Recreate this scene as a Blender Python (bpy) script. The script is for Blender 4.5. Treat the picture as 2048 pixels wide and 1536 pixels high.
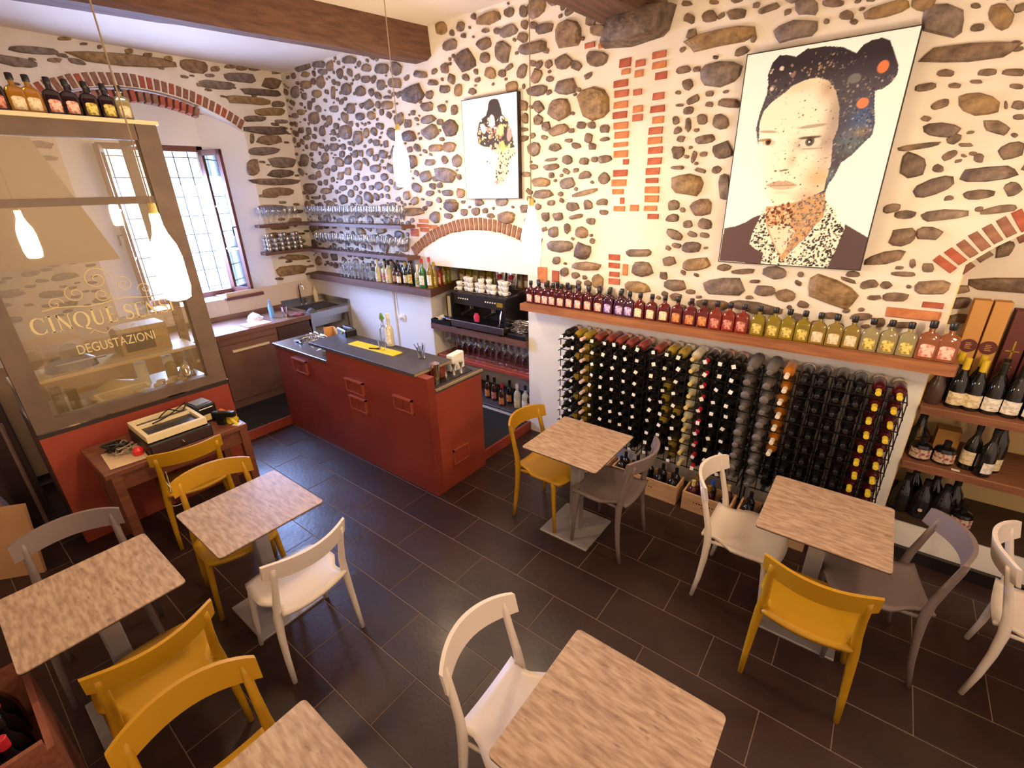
import bpy, bmesh, math, random
import numpy as np
from mathutils import Vector, Matrix
R = random.Random(7)
for o in list(bpy.data.objects): bpy.data.objects.remove(o, do_unlink=True)
SC = bpy.context.scene
COL = SC.collection
PI = math.pi

# ------------------------------------------------------------------ camera
CAM_F = 937.774                       # focal length in pixels of the 2048x1536 frame
CAM_P = Vector((2.4060, -2.2150, 2.4140))
CAM_R = (Vector((0.79290, 0.60880, -0.02560)), Vector((0.21480, -0.31920, -0.92300)), Vector((-0.57010, 0.72630, -0.38390)))
_z = CAM_R[2].normalized(); _x = (CAM_R[0] - _z * CAM_R[0].dot(_z)).normalized(); _y = _z.cross(_x)
CAM_R = (_x, _y, _z)                  # right, down, forward
cd = bpy.data.cameras.new('camera'); cam = bpy.data.objects.new('camera', cd); COL.objects.link(cam)
cd.sensor_width = 36.0; cd.sensor_fit = 'HORIZONTAL'; cd.lens = CAM_F * 36.0 / 2048.0
cd.clip_start = 0.05; cd.clip_end = 100
M = Matrix(((_x.x, -_y.x, -_z.x, CAM_P.x), (_x.y, -_y.y, -_z.y, CAM_P.y), (_x.z, -_y.z, -_z.z, CAM_P.z), (0, 0, 0, 1)))
cam.matrix_world = M
SC.camera = cam
# ------------------------------------------------------------------ world, daylight, exposure
W = bpy.data.worlds.new('world'); SC.world = W; W.use_nodes = True
bg = W.node_tree.nodes['Background']; bg.inputs[0].default_value = (0.62, 0.80, 1.0, 1); bg.inputs[1].default_value = 5.0
al = bpy.data.lights.new('window_daylight', 'AREA'); al.shape = 'RECTANGLE'; al.size = 1.15; al.size_y = 1.7
al.energy = 360; al.color = (0.33, 0.48, 1.0)
alo = bpy.data.objects.new('window_daylight', al); COL.objects.link(alo)
alo.location = (-4.62, 0.05, 2.15); alo.rotation_euler = (0, math.radians(-62), 0)
try: SC.cycles.transparent_max_bounces = 32
except Exception: pass
SC.view_settings.view_transform = 'Standard'; SC.view_settings.look = 'None'
SC.view_settings.gamma = 1.0; SC.view_settings.use_curve_mapping = False
SC.view_settings.exposure = 0.62
LAMP_E = 84.0; LAMP_C = (1.0, 0.745, 0.46)

# ------------------------------------------------------------------ pixel -> world (direction from the pixel, distance from the surface it lies on)
def ray(u, v): return _x * ((u - 1024) / CAM_F) + _y * ((v - 768) / CAM_F) + _z
def on_y(u, v, y):
    d = ray(u, v); return CAM_P + d * ((y - CAM_P.y) / d.y)
def on_x(u, v, x):
    d = ray(u, v); return CAM_P + d * ((x - CAM_P.x) / d.x)
def on_z(u, v, z):
    d = ray(u, v); return CAM_P + d * ((z - CAM_P.z) / d.z)

YW = 1.455; XW = -3.96; CEIL = 3.80; XR = 5.1; YB = -4.0

# ------------------------------------------------------------------ materials
def lin(c):
    return tuple(((x / 255.0) / 12.92 if x <= 10 else (((x / 255.0) + 0.055) / 1.055) ** 2.4) for x in c) + (1.0,)
MATS = {}
def mat(name, rgb=(128, 128, 128), rough=0.5, metal=0.0, spec=0.5, rgb2=None, nscale=6.0, stretch=(1, 1, 1), contrast=(0.35, 0.65),
        bump=0.0, bscale=40.0, emit=None, estr=0.0, coat=0.0, detail=5.0, coord='Object', rough2=None, trans=0.0, sheen=0.0):
    if name in MATS: return MATS[name]
    m = bpy.data.materials.new(name); m.use_nodes = True; MATS[name] = m
    nt = m.node_tree; p = nt.nodes['Principled BSDF']
    p.inputs['Base Color'].default_value = lin(rgb); p.inputs['Roughness'].default_value = rough
    p.inputs['Metallic'].default_value = metal; p.inputs['Specular IOR Level'].default_value = spec
    p.inputs['Coat Weight'].default_value = coat; p.inputs['Transmission Weight'].default_value = trans
    if emit:
        p.inputs['Emission Color'].default_value = tuple(emit) + (1,); p.inputs['Emission Strength'].default_value = estr
    tc = mp = None
    if rgb2 or bump:
        tc = nt.nodes.new('ShaderNodeTexCoord'); mp = nt.nodes.new('ShaderNodeMapping')
        nt.links.new(tc.outputs[coord], mp.inputs['Vector']); mp.inputs['Scale'].default_value = stretch
    if rgb2:
        n = nt.nodes.new('ShaderNodeTexNoise'); n.inputs['Scale'].default_value = nscale; n.inputs['Detail'].default_value = detail
        nt.links.new(mp.outputs[0], n.inputs['Vector'])
        cr = nt.nodes.new('ShaderNodeValToRGB'); cr.color_ramp.elements[0].position = contrast[0]; cr.color_ramp.elements[1].position = contrast[1]
        cr.color_ramp.elements[0].color = lin(rgb); cr.color_ramp.elements[1].color = lin(rgb2)
        nt.links.new(n.outputs['Fac'], cr.inputs[0]); nt.links.new(cr.outputs[0], p.inputs['Base Color'])
        if rough2 is not None:
            mr = nt.nodes.new('ShaderNodeMapRange'); mr.inputs[3].default_value = rough; mr.inputs[4].default_value = rough2
            mr.inputs[1].default_value = contrast[0]; mr.inputs[2].default_value = contrast[1]
            nt.links.new(n.outputs['Fac'], mr.inputs[0]); nt.links.new(mr.outputs[0], p.inputs['Roughness'])
    if bump:
        n2 = nt.nodes.new('ShaderNodeTexNoise'); n2.inputs['Scale'].default_value = bscale; n2.inputs['Detail'].default_value = 6
        nt.links.new(mp.outputs[0], n2.inputs['Vector'])
        b = nt.nodes.new('ShaderNodeBump'); b.inputs['Strength'].default_value = bump; b.inputs['Distance'].default_value = 0.01
        nt.links.new(n2.outputs['Fac'], b.inputs['Height']); nt.links.new(b.outputs[0], p.inputs['Normal'])
    return m
def glass(name, rgb=(255, 255, 255), refl=0.06, rough=0.02, milk=0.0, milk_rgb=(240, 235, 225)):
    """thin clear glass: what lies behind shows through, the surface mirrors by angle"""
    if name in MATS: return MATS[name]
    m = bpy.data.materials.new(name); m.use_nodes = True; MATS[name] = m
    nt = m.node_tree; nt.nodes.remove(nt.nodes['Principled BSDF']); out = nt.nodes['Material Output']
    t = nt.nodes.new('ShaderNodeBsdfTransparent'); t.inputs[0].default_value = lin(rgb)
    g = nt.nodes.new('ShaderNodeBsdfGlossy'); g.inputs['Roughness'].default_value = rough
    lw = nt.nodes.new('ShaderNodeLayerWeight'); lw.inputs[0].default_value = 0.35
    mr = nt.nodes.new('ShaderNodeMapRange'); mr.inputs[3].default_value = refl; mr.inputs[4].default_value = 0.75
    nt.links.new(lw.outputs['Fresnel'], mr.inputs[0])
    mx = nt.nodes.new('ShaderNodeMixShader'); nt.links.new(mr.outputs[0], mx.inputs[0])
    nt.links.new(t.outputs[0], mx.inputs[1]); nt.links.new(g.outputs[0], mx.inputs[2]); last = mx
    if milk:
        d = nt.nodes.new('ShaderNodeBsdfDiffuse'); d.inputs[0].default_value = lin(milk_rgb)
        m2 = nt.nodes.new('ShaderNodeMixShader'); m2.inputs[0].default_value = milk
        nt.links.new(mx.outputs[0], m2.inputs[1]); nt.links.new(d.outputs[0], m2.inputs[2]); last = m2
    nt.links.new(last.outputs[0], out.inputs[0])
    return m

# ------------------------------------------------------------------ mesh builder
class MB:
    def __init__(s): s.v = []; s.f = []
    def add(s, vs, fs):
        k = len(s.v); s.v += [tuple(p) for p in vs]; s.f += [tuple(i + k for i in f) for f in fs]; return s
    def box(s, x0, x1, y0, y1, z0, z1):
        return s.add([(x0, y0, z0), (x1, y0, z0), (x1, y1, z0), (x0, y1, z0), (x0, y0, z1), (x1, y0, z1), (x1, y1, z1), (x0, y1, z1)],
                     [(0, 3, 2, 1), (4, 5, 6, 7), (0, 1, 5, 4), (1, 2, 6, 5), (2, 3, 7, 6), (3, 0, 4, 7)])
    def bbox(s, x0, x1, y0, y1, z0, z1, b=0.004):
        """box with chamfered vertical edges and top edge"""
        def ring(d, z):
            return [(x0 + d + b, y0 + d, z), (x1 - d - b, y0 + d, z), (x1 - d, y0 + d + b, z), (x1 - d, y1 - d - b, z),
                    (x1 - d - b, y1 - d, z), (x0 + d + b, y1 - d, z), (x0 + d, y1 - d - b, z), (x0 + d, y0 + d + b, z)]
        return s.rings([ring(0, z0), ring(0, z1 - b), ring(b, z1)], caps=True)
    def rings(s, rs, caps=True, closed=True):
        n = len(rs[0]); vs = [p for r in rs for p in r]; fs = []
        for i in range(len(rs) - 1):
            for j in range(n if closed else n - 1):
                a = i * n + j; b = i * n + (j + 1) % n
                fs.append((a, b, b + n, a + n))
        if caps:
            fs.append(tuple(reversed(range(n)))); fs.append(tuple((len(rs) - 1) * n + j for j in range(n)))
        return s.add(vs, fs)
    def lathe(s, prof, n=12, c=(0, 0, 0), caps=True):
        return s.rings([[(c[0] + r * math.cos(2 * PI * j / n), c[1] + r * math.sin(2 * PI * j / n), c[2] + z) for j in range(n)] for z, r in prof], caps)
    def loft(s, prof, n=16, e=4.0, c=(0, 0, 0)):
        """prof: (z, half x, half y[, exponent]) superellipse sections"""
        rs = []
        for q in prof:
            z, hx, hy = q[:3]; ee = q[3] if len(q) > 3 else e; r = []
            for j in range(n):
                a = 2 * PI * (j + .5) / n; ca, sa = math.cos(a), math.sin(a)
                r.append((c[0] + hx * math.copysign(abs(ca) ** (2 / ee), ca), c[1] + hy * math.copysign(abs(sa) ** (2 / ee), sa), c[2] + z))
            rs.append(r)
        return s.rings(rs, True)
    def tube(s, pts, rad, n=8, flat=1.0, caps=True):
        pts = [Vector(p) for p in pts]; rs = []; up = None
        for i, p in enumerate(pts):
            t = (pts[min(i + 1, len(pts) - 1)] - pts[max(i - 1, 0)])
            if t.length < 1e-9: t = Vector((0, 0, 1))
            t.normalize()
            if up is None:
                up = Vector((0, 0, 1)) if abs(t.z) < .9 else Vector((1, 0, 0))
            a = (up - t * up.dot(t)).normalized(); b = t.cross(a); up = a
            r = rad[i] if hasattr(rad, '__len__') else rad
            rs.append([p + a * (r * math.cos(2 * PI * j / n)) + b * (r * flat * math.sin(2 * PI * j / n)) for j in range(n)])
        return s.rings(rs, caps)
    def prism(s, poly, z0, z1):
        n = len(poly)
        return s.add([(x, y, z0) for x, y in poly] + [(x, y, z1) for x, y in poly],
                     [tuple(reversed(range(n))), tuple(range(n, 2 * n))] + [(i, (i + 1) % n, (i + 1) % n + n, i + n) for i in range(n)])
    def xform(s, m):
        s.v = [tuple(m @ Vector(p)) for p in s.v]; return s
    def data(s, name, m, smooth=False):
        me = bpy.data.meshes.new(name); me.from_pydata([tuple(p) for p in s.v], [], s.f); me.materials.append(m)
        bm = bmesh.new(); bm.from_mesh(me); bmesh.ops.recalc_face_normals(bm, faces=bm.faces); bm.to_mesh(me); bm.free()
        if smooth:
            me.polygons.foreach_set('use_smooth', [True] * len(me.polygons))
            if smooth != 'all':
                try: me.set_sharp_from_angle(angle=math.radians(40))
                except Exception: pass
        return me
def link(name, data, parent=None, loc=None, rot=None, scale=None):
    o = bpy.data.objects.new(name, data); COL.objects.link(o)
    if parent: o.parent = parent
    if loc is not None: o.location = loc
    if rot is not None: o.rotation_euler = rot
    if scale is not None: o.scale = scale
    return o
def obj(name, mb, m, parent=None, smooth=False, loc=None, rot=None):
    return link(name, mb.data(name, m, smooth), parent, loc, rot)
def tag(o, label, cat, group=None):
    o['label'] = label; o['category'] = cat
    if group: o['group'] = group
    return o
_ORD = 'first second third fourth fifth sixth seventh eighth ninth tenth eleventh twelfth thirteenth fourteenth fifteenth sixteenth seventeenth eighteenth nineteenth twentieth'.split()
def ordn(i): return _ORD[i] if i < 20 else 'twenty-' + _ORD[i - 20]
def thing(name, label, cat, loc=(0, 0, 0), rz=0, group=None):
    o = bpy.data.objects.new(name, None); o.empty_display_size = 0.05; COL.objects.link(o)
    o.location = loc; o.rotation_euler = (0, 0, rz); return tag(o, label, cat, group)
def struct(name, mb, m, parent=None, smooth=False):
    o = obj(name, mb, m, parent, smooth); o['kind'] = 'structure'; return o
def one(name, mb, m, label, cat, group=None, smooth=False, loc=None, rot=None):
    return tag(obj(name, mb, m, None, smooth, loc, rot), label, cat, group)
# ------------------------------------------------------------------ the materials in use
m_plaster = mat('plaster_white', (236, 226, 214), .85, rgb2=(222, 208, 192), nscale=2.5, bump=.5, bscale=14)
m_smooth = mat('plaster_smooth', (238, 233, 228), .7, bump=.08, bscale=20)
m_ceil = mat('plaster_ceiling', (232, 218, 204), .9, rgb2=(222, 206, 190), nscale=1.2, bump=.2, bscale=6)
STONES = [mat('stone_%d' % i, a, .66, rgb2=b, nscale=20, bump=1.0, bscale=34, contrast=(.28, .72), rough2=.36, detail=10, coord='Object')
          for i, (a, b) in enumerate([((80, 62, 50), (146, 122, 102)), ((74, 56, 44), (142, 114, 90)), ((92, 68, 50), (166, 134, 102)),
                                      ((104, 76, 48), (172, 138, 92)), ((88, 72, 64), (150, 130, 116)), ((66, 52, 44), (126, 102, 86))])]
BRICKS = [mat('brick_%d' % i, a, .8, rgb2=b, nscale=18, bump=.6, bscale=50) for i, (a, b) in
          enumerate([((166, 84, 58), (190, 108, 78)), ((150, 72, 50), (178, 94, 66)), ((182, 104, 62), (202, 132, 84))])]
m_brickdark = mat('brick_brown', (124, 80, 62), .85, rgb2=(158, 112, 88), nscale=18, bump=.6, bscale=50)
m_grout = mat('grout', (138, 114, 98), .9)
TILES = [mat('slate_tile_%d' % i, a, .38, rgb2=b, nscale=3.5, bump=.12, bscale=30, rough2=.28, spec=.36, coord='Object') for i, (a, b) in
         enumerate([((50, 33, 29), (60, 41, 35)), ((46, 31, 28), (56, 38, 34)), ((54, 36, 31), (63, 44, 37))])]
m_beam = mat('beam_wood', (86, 58, 44), .8, rgb2=(112, 78, 58), nscale=5, stretch=(6, .6, 6), bump=.5, bscale=20)
m_shelf = mat('shelf_wood', (138, 84, 50), .5, rgb2=(164, 106, 66), nscale=5, stretch=(.8, 9, 9), bump=.1)
m_dshelf = mat('shelf_wood_dark', (92, 58, 44), .55, rgb2=(112, 74, 58), nscale=5, stretch=(.8, 9, 9), bump=.1)
m_red = mat('bar_red', (122, 46, 34), .40, rgb2=(146, 62, 46), nscale=2.2, contrast=(.3, .75), bump=.06, bscale=9)
m_orange = mat('panel_orange', (142, 56, 38), .5, rgb2=(158, 68, 46), nscale=1.8)
m_mould = mat('bar_moulding_lit', (168, 84, 62), .4)  # lighter than the bar red: the lit look of the frames is in the colour
m_nshelf = mat('niche_shelf_wood', (118, 72, 48), .55, rgb2=(140, 90, 62), nscale=5, stretch=(.8, 9, 9), bump=.1)
m_slab = mat('bar_slab', (66, 60, 62), .5, rgb2=(76, 70, 72), nscale=9, bump=.08)
m_slabedge = mat('slab_edge', (150, 132, 104), .6)
m_steel = mat('stainless_steel', (176, 172, 170), .3, metal=1.0)
m_chrome = mat('chrome', (214, 210, 205), .12, metal=1.0)
m_black = mat('black_plastic', (26, 24, 25), .35)
m_mat = mat('rubber_mat', (26, 25, 24), .7, bump=.3, bscale=60)
m_blackmetal = mat('black_metal', (34, 32, 33), .45, metal=.6)
m_browncab = mat('cabinet_brown', (128, 94, 76), .38, metal=.35, rgb2=(140, 104, 86), nscale=3)
m_frame = mat('display_frame', (98, 78, 66), .6, rgb2=(110, 88, 74), nscale=6)
m_wood = mat('desk_wood', (104, 56, 38), .5, rgb2=(122, 70, 48), nscale=5, stretch=(8, .8, 8))
m_crate = mat('crate_pine', (196, 150, 110), .7, rgb2=(212, 170, 130), nscale=4, stretch=(1, 8, 8), bump=.1)
m_ink = mat('crate_ink', (92, 62, 50), .8)
def tabletop_mat():
    m = mat('tabletop_laminate', (190, 162, 138), .45, rgb2=(138, 106, 84), nscale=11, stretch=(1.2, 5.5, 1), contrast=(.36, .74), detail=9, bump=.06, bscale=30)
    nt = m.node_tree; p = nt.nodes['Principled BSDF']; tc = [n for n in nt.nodes if n.type == 'TEX_COORD'][0]; mp = [n for n in nt.nodes if n.type == 'MAPPING'][0]
    v = nt.nodes.new('ShaderNodeTexNoise'); v.inputs['Scale'].default_value = 34; v.inputs['Detail'].default_value = 2
    nt.links.new(mp.outputs[0], v.inputs['Vector']); mp2 = nt.nodes.new('ShaderNodeMapping'); mp2.inputs['Scale'].default_value = (.5, 1.2, 1)
    nt.links.new(tc.outputs['Object'], mp2.inputs[0]); nt.links.new(mp2.outputs[0], v.inputs['Vector'])
    r = nt.nodes.new('ShaderNodeValToRGB'); r.color_ramp.elements[0].position = .66; r.color_ramp.elements[1].position = .74
    r.color_ramp.elements[0].color = (0, 0, 0, 1); r.color_ramp.elements[1].color = (.55, .55, .55, 1)
    nt.links.new(v.outputs['Fac'], r.inputs[0])
    mx = nt.nodes.new('ShaderNodeMixRGB'); src = p.inputs['Base Color'].links[0].from_socket
    nt.links.new(r.outputs[0], mx.inputs[0]); nt.links.new(src, mx.inputs[1]); mx.inputs[2].default_value = lin((104, 78, 64))
    nt.links.new(mx.outputs[0], p.inputs['Base Color'])
    return m
m_table = tabletop_mat()
m_tedge = mat('tabletop_edge', (52, 40, 34), .5)
m_tmetal = mat('table_metal', (168, 160, 160), .42, metal=.25, rgb2=(152, 144, 144), nscale=5)
CHAIR = {'yellow': mat('plastic_yellow', (184, 136, 22), .42, spec=.4), 'white': mat('plastic_white', (226, 212, 200), .42, spec=.4),
         'grey': mat('plastic_grey', (122, 106, 102), .45, spec=.4)}
m_glass = glass('clear_glass', (252, 252, 252), .12)
m_pane = glass('window_pane', (225, 238, 250), .08)
m_disp = glass('display_glass', (246, 240, 226), .09, milk=.10, milk_rgb=(220, 194, 140))
m_etch = mat('etched_white', (206, 188, 142), .8)
m_paper = mat('paper_white', (238, 234, 226), .8)
m_kraft = mat('kraft_board', (204, 150, 84), .75)
m_maroon = mat('maroon_card', (96, 40, 34), .6)
m_cream = mat('cream_plastic', (226, 206, 164), .5)
m_porc = mat('porcelain', (240, 234, 226), .25, coat=.5)
m_yellowmat = mat('yellow_rubber', (240, 206, 0), .5)
m_winframe = mat('window_wood', (112, 62, 50), .5)
m_iron = mat('iron_bar', (70, 70, 76), .6)
m_canvas_edge = mat('canvas_edge', (46, 36, 34), .6)
# ================================================================== THE SETTING
# ---- floor: a slab of grout with slate tiles 60 x 30 cm laid in running bond
floor = struct('floor', MB().box(XW - .7, XR + .2, YB - .2, YW + .7, -.08, -.0025), m_grout)
tile_mesh = {}
for r in range(-10, 5):
    for c in range(-5, 8):
        x0 = c * .6 + (.3 if r % 2 else 0) - .6; y0 = r * .3
        if x0 + .6 < -2.75 or y0 < -3.3 or x0 > 4.8: continue
        k = R.randrange(3)
        if k not in tile_mesh: tile_mesh[k] = MB().bbox(-.2977, .2977, -.1477, .1477, -.012, 0, .0012).data('tile', TILES[k])
        o = link('tile', tile_mesh[k], floor, (x0 + .3, y0 + .15, 0)); o.rotation_euler = (0, 0, PI * R.randrange(2))
# ---- ceiling
struct('ceiling', MB().box(XW - .7, XR + .2, YB - .2, YW + .7, CEIL, CEIL + .1), m_ceil)

# ---- back wall (the portrait wall) with two niches
def arc_z(x, xc, zc, rad): return zc + math.sqrt(max(rad * rad - (x - xc) ** 2, 0))
NL, NR, NB = -1.63, -.24, 2.0            # bar niche
A2 = (3.5, 1.375, .925); RL, RR, RB = 2.78, 4.22, 1.93   # right niche arch centre x, z, radius
w = MB()
w.box(XW - .55, NL, YW, YW + .6, 0, CEIL); w.box(NL, NR, YW, YW + .6, 1.655, CEIL); w.box(NL, NR, NB, YW + .6, 0, 1.655)
w.box(NL, NR, YW, NB, 0, .12)
w.box(NR, RL, YW, YW + .6, 0, CEIL); w.box(RR, XR + .1, YW, YW + .6, 0, CEIL); w.box(RL, RR, RB, YW + .6, 0, 2.4)
NS = 16
for i in range(NS):
    xa = RL + (RR - RL) * i / NS; xb = RL + (RR - RL) * (i + 1) / NS; za = arc_z(xa, *A2); zb = arc_z(xb, *A2)
    w.add([(xa, YW, za), (xb, YW, zb), (xb, YW, CEIL), (xa, YW, CEIL), (xa, YW + .6, za), (xb, YW + .6, zb), (xb, YW + .6, CEIL), (xa, YW + .6, CEIL)],
          [(0, 1, 2, 3), (0, 4, 5, 1), (4, 7, 6, 5), (3, 2, 6, 7)])
wall_back = struct('wall_back', w, m_plaster)
# smooth white paint on the lower wall
lw = MB(); lw.box(XW, NL, YW - .006, YW, 0, 1.36); lw.box(NR, RL, YW - .006, YW, 0, 1.40)
obj('painted_wall_panel', lw, m_smooth, wall_back)
ln = MB(); ln.box(NL, NR, NB - .006, NB, .12, 1.36); ln.box(NL, NL + .006, YW, NB, .12, 1.36); ln.box(NR - .006, NR, YW, NB, .12, 1.655)
obj('niche_lining', ln, m_smooth, wall_back)
ln = MB(); ln.box(RL, RR, RB - .006, RB, 0, 1.45); ln.box(RL, RL + .006, YW, RB, 0, 1.9)
obj('niche_lining', ln, mat('niche_cream', (226, 196, 140), .8), wall_back)
obj('niche_rubble_panel', MB().box(NL, NR, NB - .012, NB, 1.36, 1.655), mat('niche_brown', (104, 66, 48), .8, rgb2=(146, 104, 80), nscale=16, bump=.5), wall_back)
# plaster infill under the bar arch
A1 = (-.84, .39, 1.64); iv = []; fv = []
n = 20
for i in range(n + 1):
    x = -1.66 + (1.56) * i / n; z = arc_z(x, *A1); iv += [(x, YW - .004, 1.655), (x, YW - .004, z), (x, YW + .05, 1.655), (x, YW + .05, z)]
for i in range(n):
    a = i * 4; fv += [(a, a + 4, a + 5, a + 1), (a, a + 2, a + 6, a + 4), (a + 1, a + 5, a + 7, a + 3)]
obj('arch_infill', MB().add(iv, fv), m_smooth, wall_back)

# ---- rubble stones. Outlines are read off the photograph and put on the wall plane they lie in
def stone_mesh(c, ax, bx, nrm, depth, rnd, name='stone', blocky=2.6):
    """c centre, ax/bx half axes (Vectors in the wall plane), nrm out of the wall"""
    n = 10; ph = rnd.random() * 6; vs = []; e = blocky
    rr = [1 + rnd.uniform(-.17, .12) for _ in range(n)]
    for sc, d in ((1.0, -.004), (.97, depth * .45), (.84, depth), (.4, depth * rnd.uniform(1.0, 1.35))):
        for j in range(n):
            a = 2 * PI * j / n + .3
            ca, sa = math.cos(a), math.sin(a)
            k = rr[j] * sc
            p = ax * (k * math.copysign(abs(ca) ** (2 / e), ca)) + bx * (k * math.copysign(abs(sa) ** (2 / e), sa)) + nrm * d
            vs.append(tuple(p))
    fs = []
    for i in range(3):
        for j in range(n):
            a = i * n + j; b = i * n + (j + 1) % n; fs.append((a, b, b + n, a + n))
    fs.append(tuple(3 * n + j for j in range(n)))
    return vs, fs
def pick(rnd, u=None):
    return STONES[rnd.randrange(len(STONES))]
ST_BACK = []; ST_LEFT = []       # (centre, ax, bx, kind)
def trace(lst, ox, oy, s, rows, plane):
    for q in rows:
        zx, zy, wz, hz = q[:4]; ang = math.radians(q[4]) if len(q) > 4 else 0.0; kind = q[5] if len(q) > 5 else 0
        u, v = ox + zx / s, oy + zy / s; wu, hv = wz / s / 2, hz / s / 2
        f = (lambda a, b: on_y(a, b, YW)) if plane == 'y' else (lambda a, b: on_x(a, b, XW))
        c = f(u, v); ax = f(u + wu * math.cos(ang), v + wu * math.sin(ang)) - c; bx = f(u + hv * math.sin(ang), v - hv * math.cos(ang)) - c
        lst.append((c, ax, bx, kind))
K = 2048 / 600.0
trace(ST_BACK, 500, 0, K, [(360,460,110,60,-15),(470,440,90,50),(500,490,70,40),(380,510,60,40),(680,410,100,60),(310,630,65,100),(385,580,85,60),(460,640,70,60),
 (570,635,30,100),(660,610,75,90),(760,625,75,75),(790,545,65,55),(895,580,55,80),(990,570,110,70),(795,465,70,60),(900,470,100,70),(1115,640,160,130,-15),(940,665,60,25),
 (830,630,40,60),(690,740,65,80),(575,745,70,55),(440,805,75,90),(545,820,40,80),(350,765,55,45),(410,720,30,70),(310,790,50,40),(810,715,75,70,-30),(940,720,90,60),
 (755,795,65,55),(830,790,60,60),(590,860,40,50),(650,900,100,100),(350,890,40,50),(390,940,50,40),(440,1000,55,65),(740,940,70,100),(795,910,40,70),(575,1005,65,60),
 (570,950,45,30),(630,1050,40,50),(720,1050,40,60),(375,1095,60,90),(480,1130,45,60),(430,1210,60,40),(530,1170,40,60),(575,1150,40,50),(620,1200,40,60),(670,1170,45,60),
 (670,1095,50,70),(740,1130,60,80),(730,1215,40,40),(410,1285,90,85),(520,1305,90,45),(480,1250,35,40),(520,1245,30,45),(680,1245,55,40),(635,1285,55,40),(790,1220,50,40),
 (860,1150,80,60),(880,1270,60,60),(450,1350,70,25),(1165,510,110,50,10),(1250,565,75,45),(1330,610,80,60),(1225,650,50,70,20),(1425,620,60,90),(1520,625,60,50),
 (1640,500,85,90),(1545,490,35,40),(1475,530,55,50),(1470,410,150,150,-25),(1365,310,110,80,-15),(1305,190,85,100),(1440,180,60,75),(1380,225,35,45),(1625,125,190,90,-18),
 (1770,85,75,70),(1870,80,60,90),(1765,210,140,85,-20),(1865,255,80,70),(1930,330,220,90,-15),(1600,300,110,90,-25),(1725,355,115,160),(1605,395,75,75),(1460,245,40,35),
 (1610,210,60,30),(1860,490,70,110,15),(1770,460,70,35,-40),(1790,600,90,90),(1870,590,25,40),(1310,740,60,60),(1210,730,95,70,-10),(1215,815,120,60,-15),(1300,835,45,50),
 (1395,750,50,80),(1370,875,120,120,-40),(1235,900,120,100,-35),(1080,845,55,65),(1085,930,110,80),(1270,1010,110,60),(1360,1005,100,70),(1415,1100,80,90),(1330,1090,50,60,-20),
 (1230,1110,80,50),(1335,1190,160,110,10),(1350,1315,80,50),(1440,1320,60,80),(1230,1320,60,40),(1370,1400,100,80),(1115,1445,150,60,-3),(1225,1390,50,40),(1260,1480,70,70),
 (1460,1445,45,45),(1540,1445,60,55),(1570,1385,60,40),(1720,1380,95,60),(1750,1480,120,70),(1640,1470,50,30),(1870,945,75,45,-10),(1870,885,60,30),(1865,720,70,80),
 (1880,810,50,80),(1890,1190,60,40)], 'y')
trace(ST_BACK, 1050, 0, K, [(130,195,150,80,-15),(295,235,200,200,-5),(500,210,120,90),(490,405,160,120),(260,425,135,110,-30),(80,520,75,110,15),(100,440,60,50,-45),(170,540,60,45),
 (280,590,170,110,-8),(85,620,150,85,-8),(235,745,160,160),(465,710,220,220),(95,730,75,85,-35),(90,820,75,75),(230,890,150,80,-15),(385,855,70,55),(455,855,60,50),(545,880,70,60),
 (205,1005,95,60,-5),(60,1020,100,100),(350,995,70,45),(460,1000,60,50),(545,950,75,30,-10),(300,960,60,30),(290,1090,70,70),(405,1100,75,50),(545,1085,100,60,-10),(180,1140,110,45,-10),
 (180,1090,90,25,-8),(60,1140,60,40),(105,1245,130,65),(290,1250,110,75,-10),(540,1220,80,80,-40),(125,1325,150,60,-5),(410,1315,190,40,-15),(325,1410,95,65),(430,1400,65,75),
 (530,1380,90,50),(180,1385,60,40),(245,1325,40,35),(140,1480,50,60),(230,1480,70,60),(350,1480,110,35,-12),(540,1450,70,40),(450,1510,70,50),(1105,25,80,40),(1260,115,110,90,-15),
 (1445,95,140,75,-8),(1290,15,70,40),(1665,60,180,50,-18),(1925,45,160,130),(1315,265,520,130,-12),(1840,210,330,140,-12),(1480,350,110,60,-20),(1560,265,40,70,20),(1080,475,110,55,-10),
 (1330,500,340,180,-5),(1110,580,80,75,-15),(1260,640,60,40),(1400,705,160,70),(1055,720,60,20),(1260,715,60,40),(1210,815,70,85),(1335,830,120,110),(1115,855,45,100),(1030,825,50,60),
 (1230,950,150,65,-8),(1350,1030,150,120,-20),(1155,1070,35,90,15),(1045,1040,90,90),(1040,1145,95,30),(1200,1165,90,30,15),(1110,1265,230,160,8),(1360,1280,80,180),(1015,1400,90,80),
 (1205,1420,160,120,-10),(1010,1490,100,60),(1110,1530,70,60)], 'y')
trace(ST_BACK, 1448, 0, K, [(745,20,150,60),(840,105,110,70),(1110,70,350,110,-15,1),(1490,140,330,230,15),(1885,120,170,210,-40),(1720,40,70,40),(1670,360,720,130,-6),(1510,500,120,55),
 (1800,495,150,50,-8),(1980,495,170,55),(1375,595,150,60,-8),(1575,585,90,40),(1720,560,90,30),(2000,590,100,40),(1730,710,310,170,8),(1470,715,150,60,-20),(2010,720,100,70),
 (1925,720,25,60),(2010,800,90,40),(1480,890,270,100,3),(1860,870,200,100,15),(1330,1000,300,45,-8),(1960,1030,200,110,-15),(1540,1060,140,50,-25),(1650,990,100,30),(1740,1080,70,70),
 (1290,1130,190,180,20),(1460,1150,80,60),(1790,1190,420,100,-5),(1430,1280,320,120,-20),(1740,1330,240,70,-5),(1970,1290,130,100,-15),(1150,1420,130,70,-10),(1500,1470,330,80,-5),
 (1880,1430,270,60,-10)], 'y')
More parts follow.
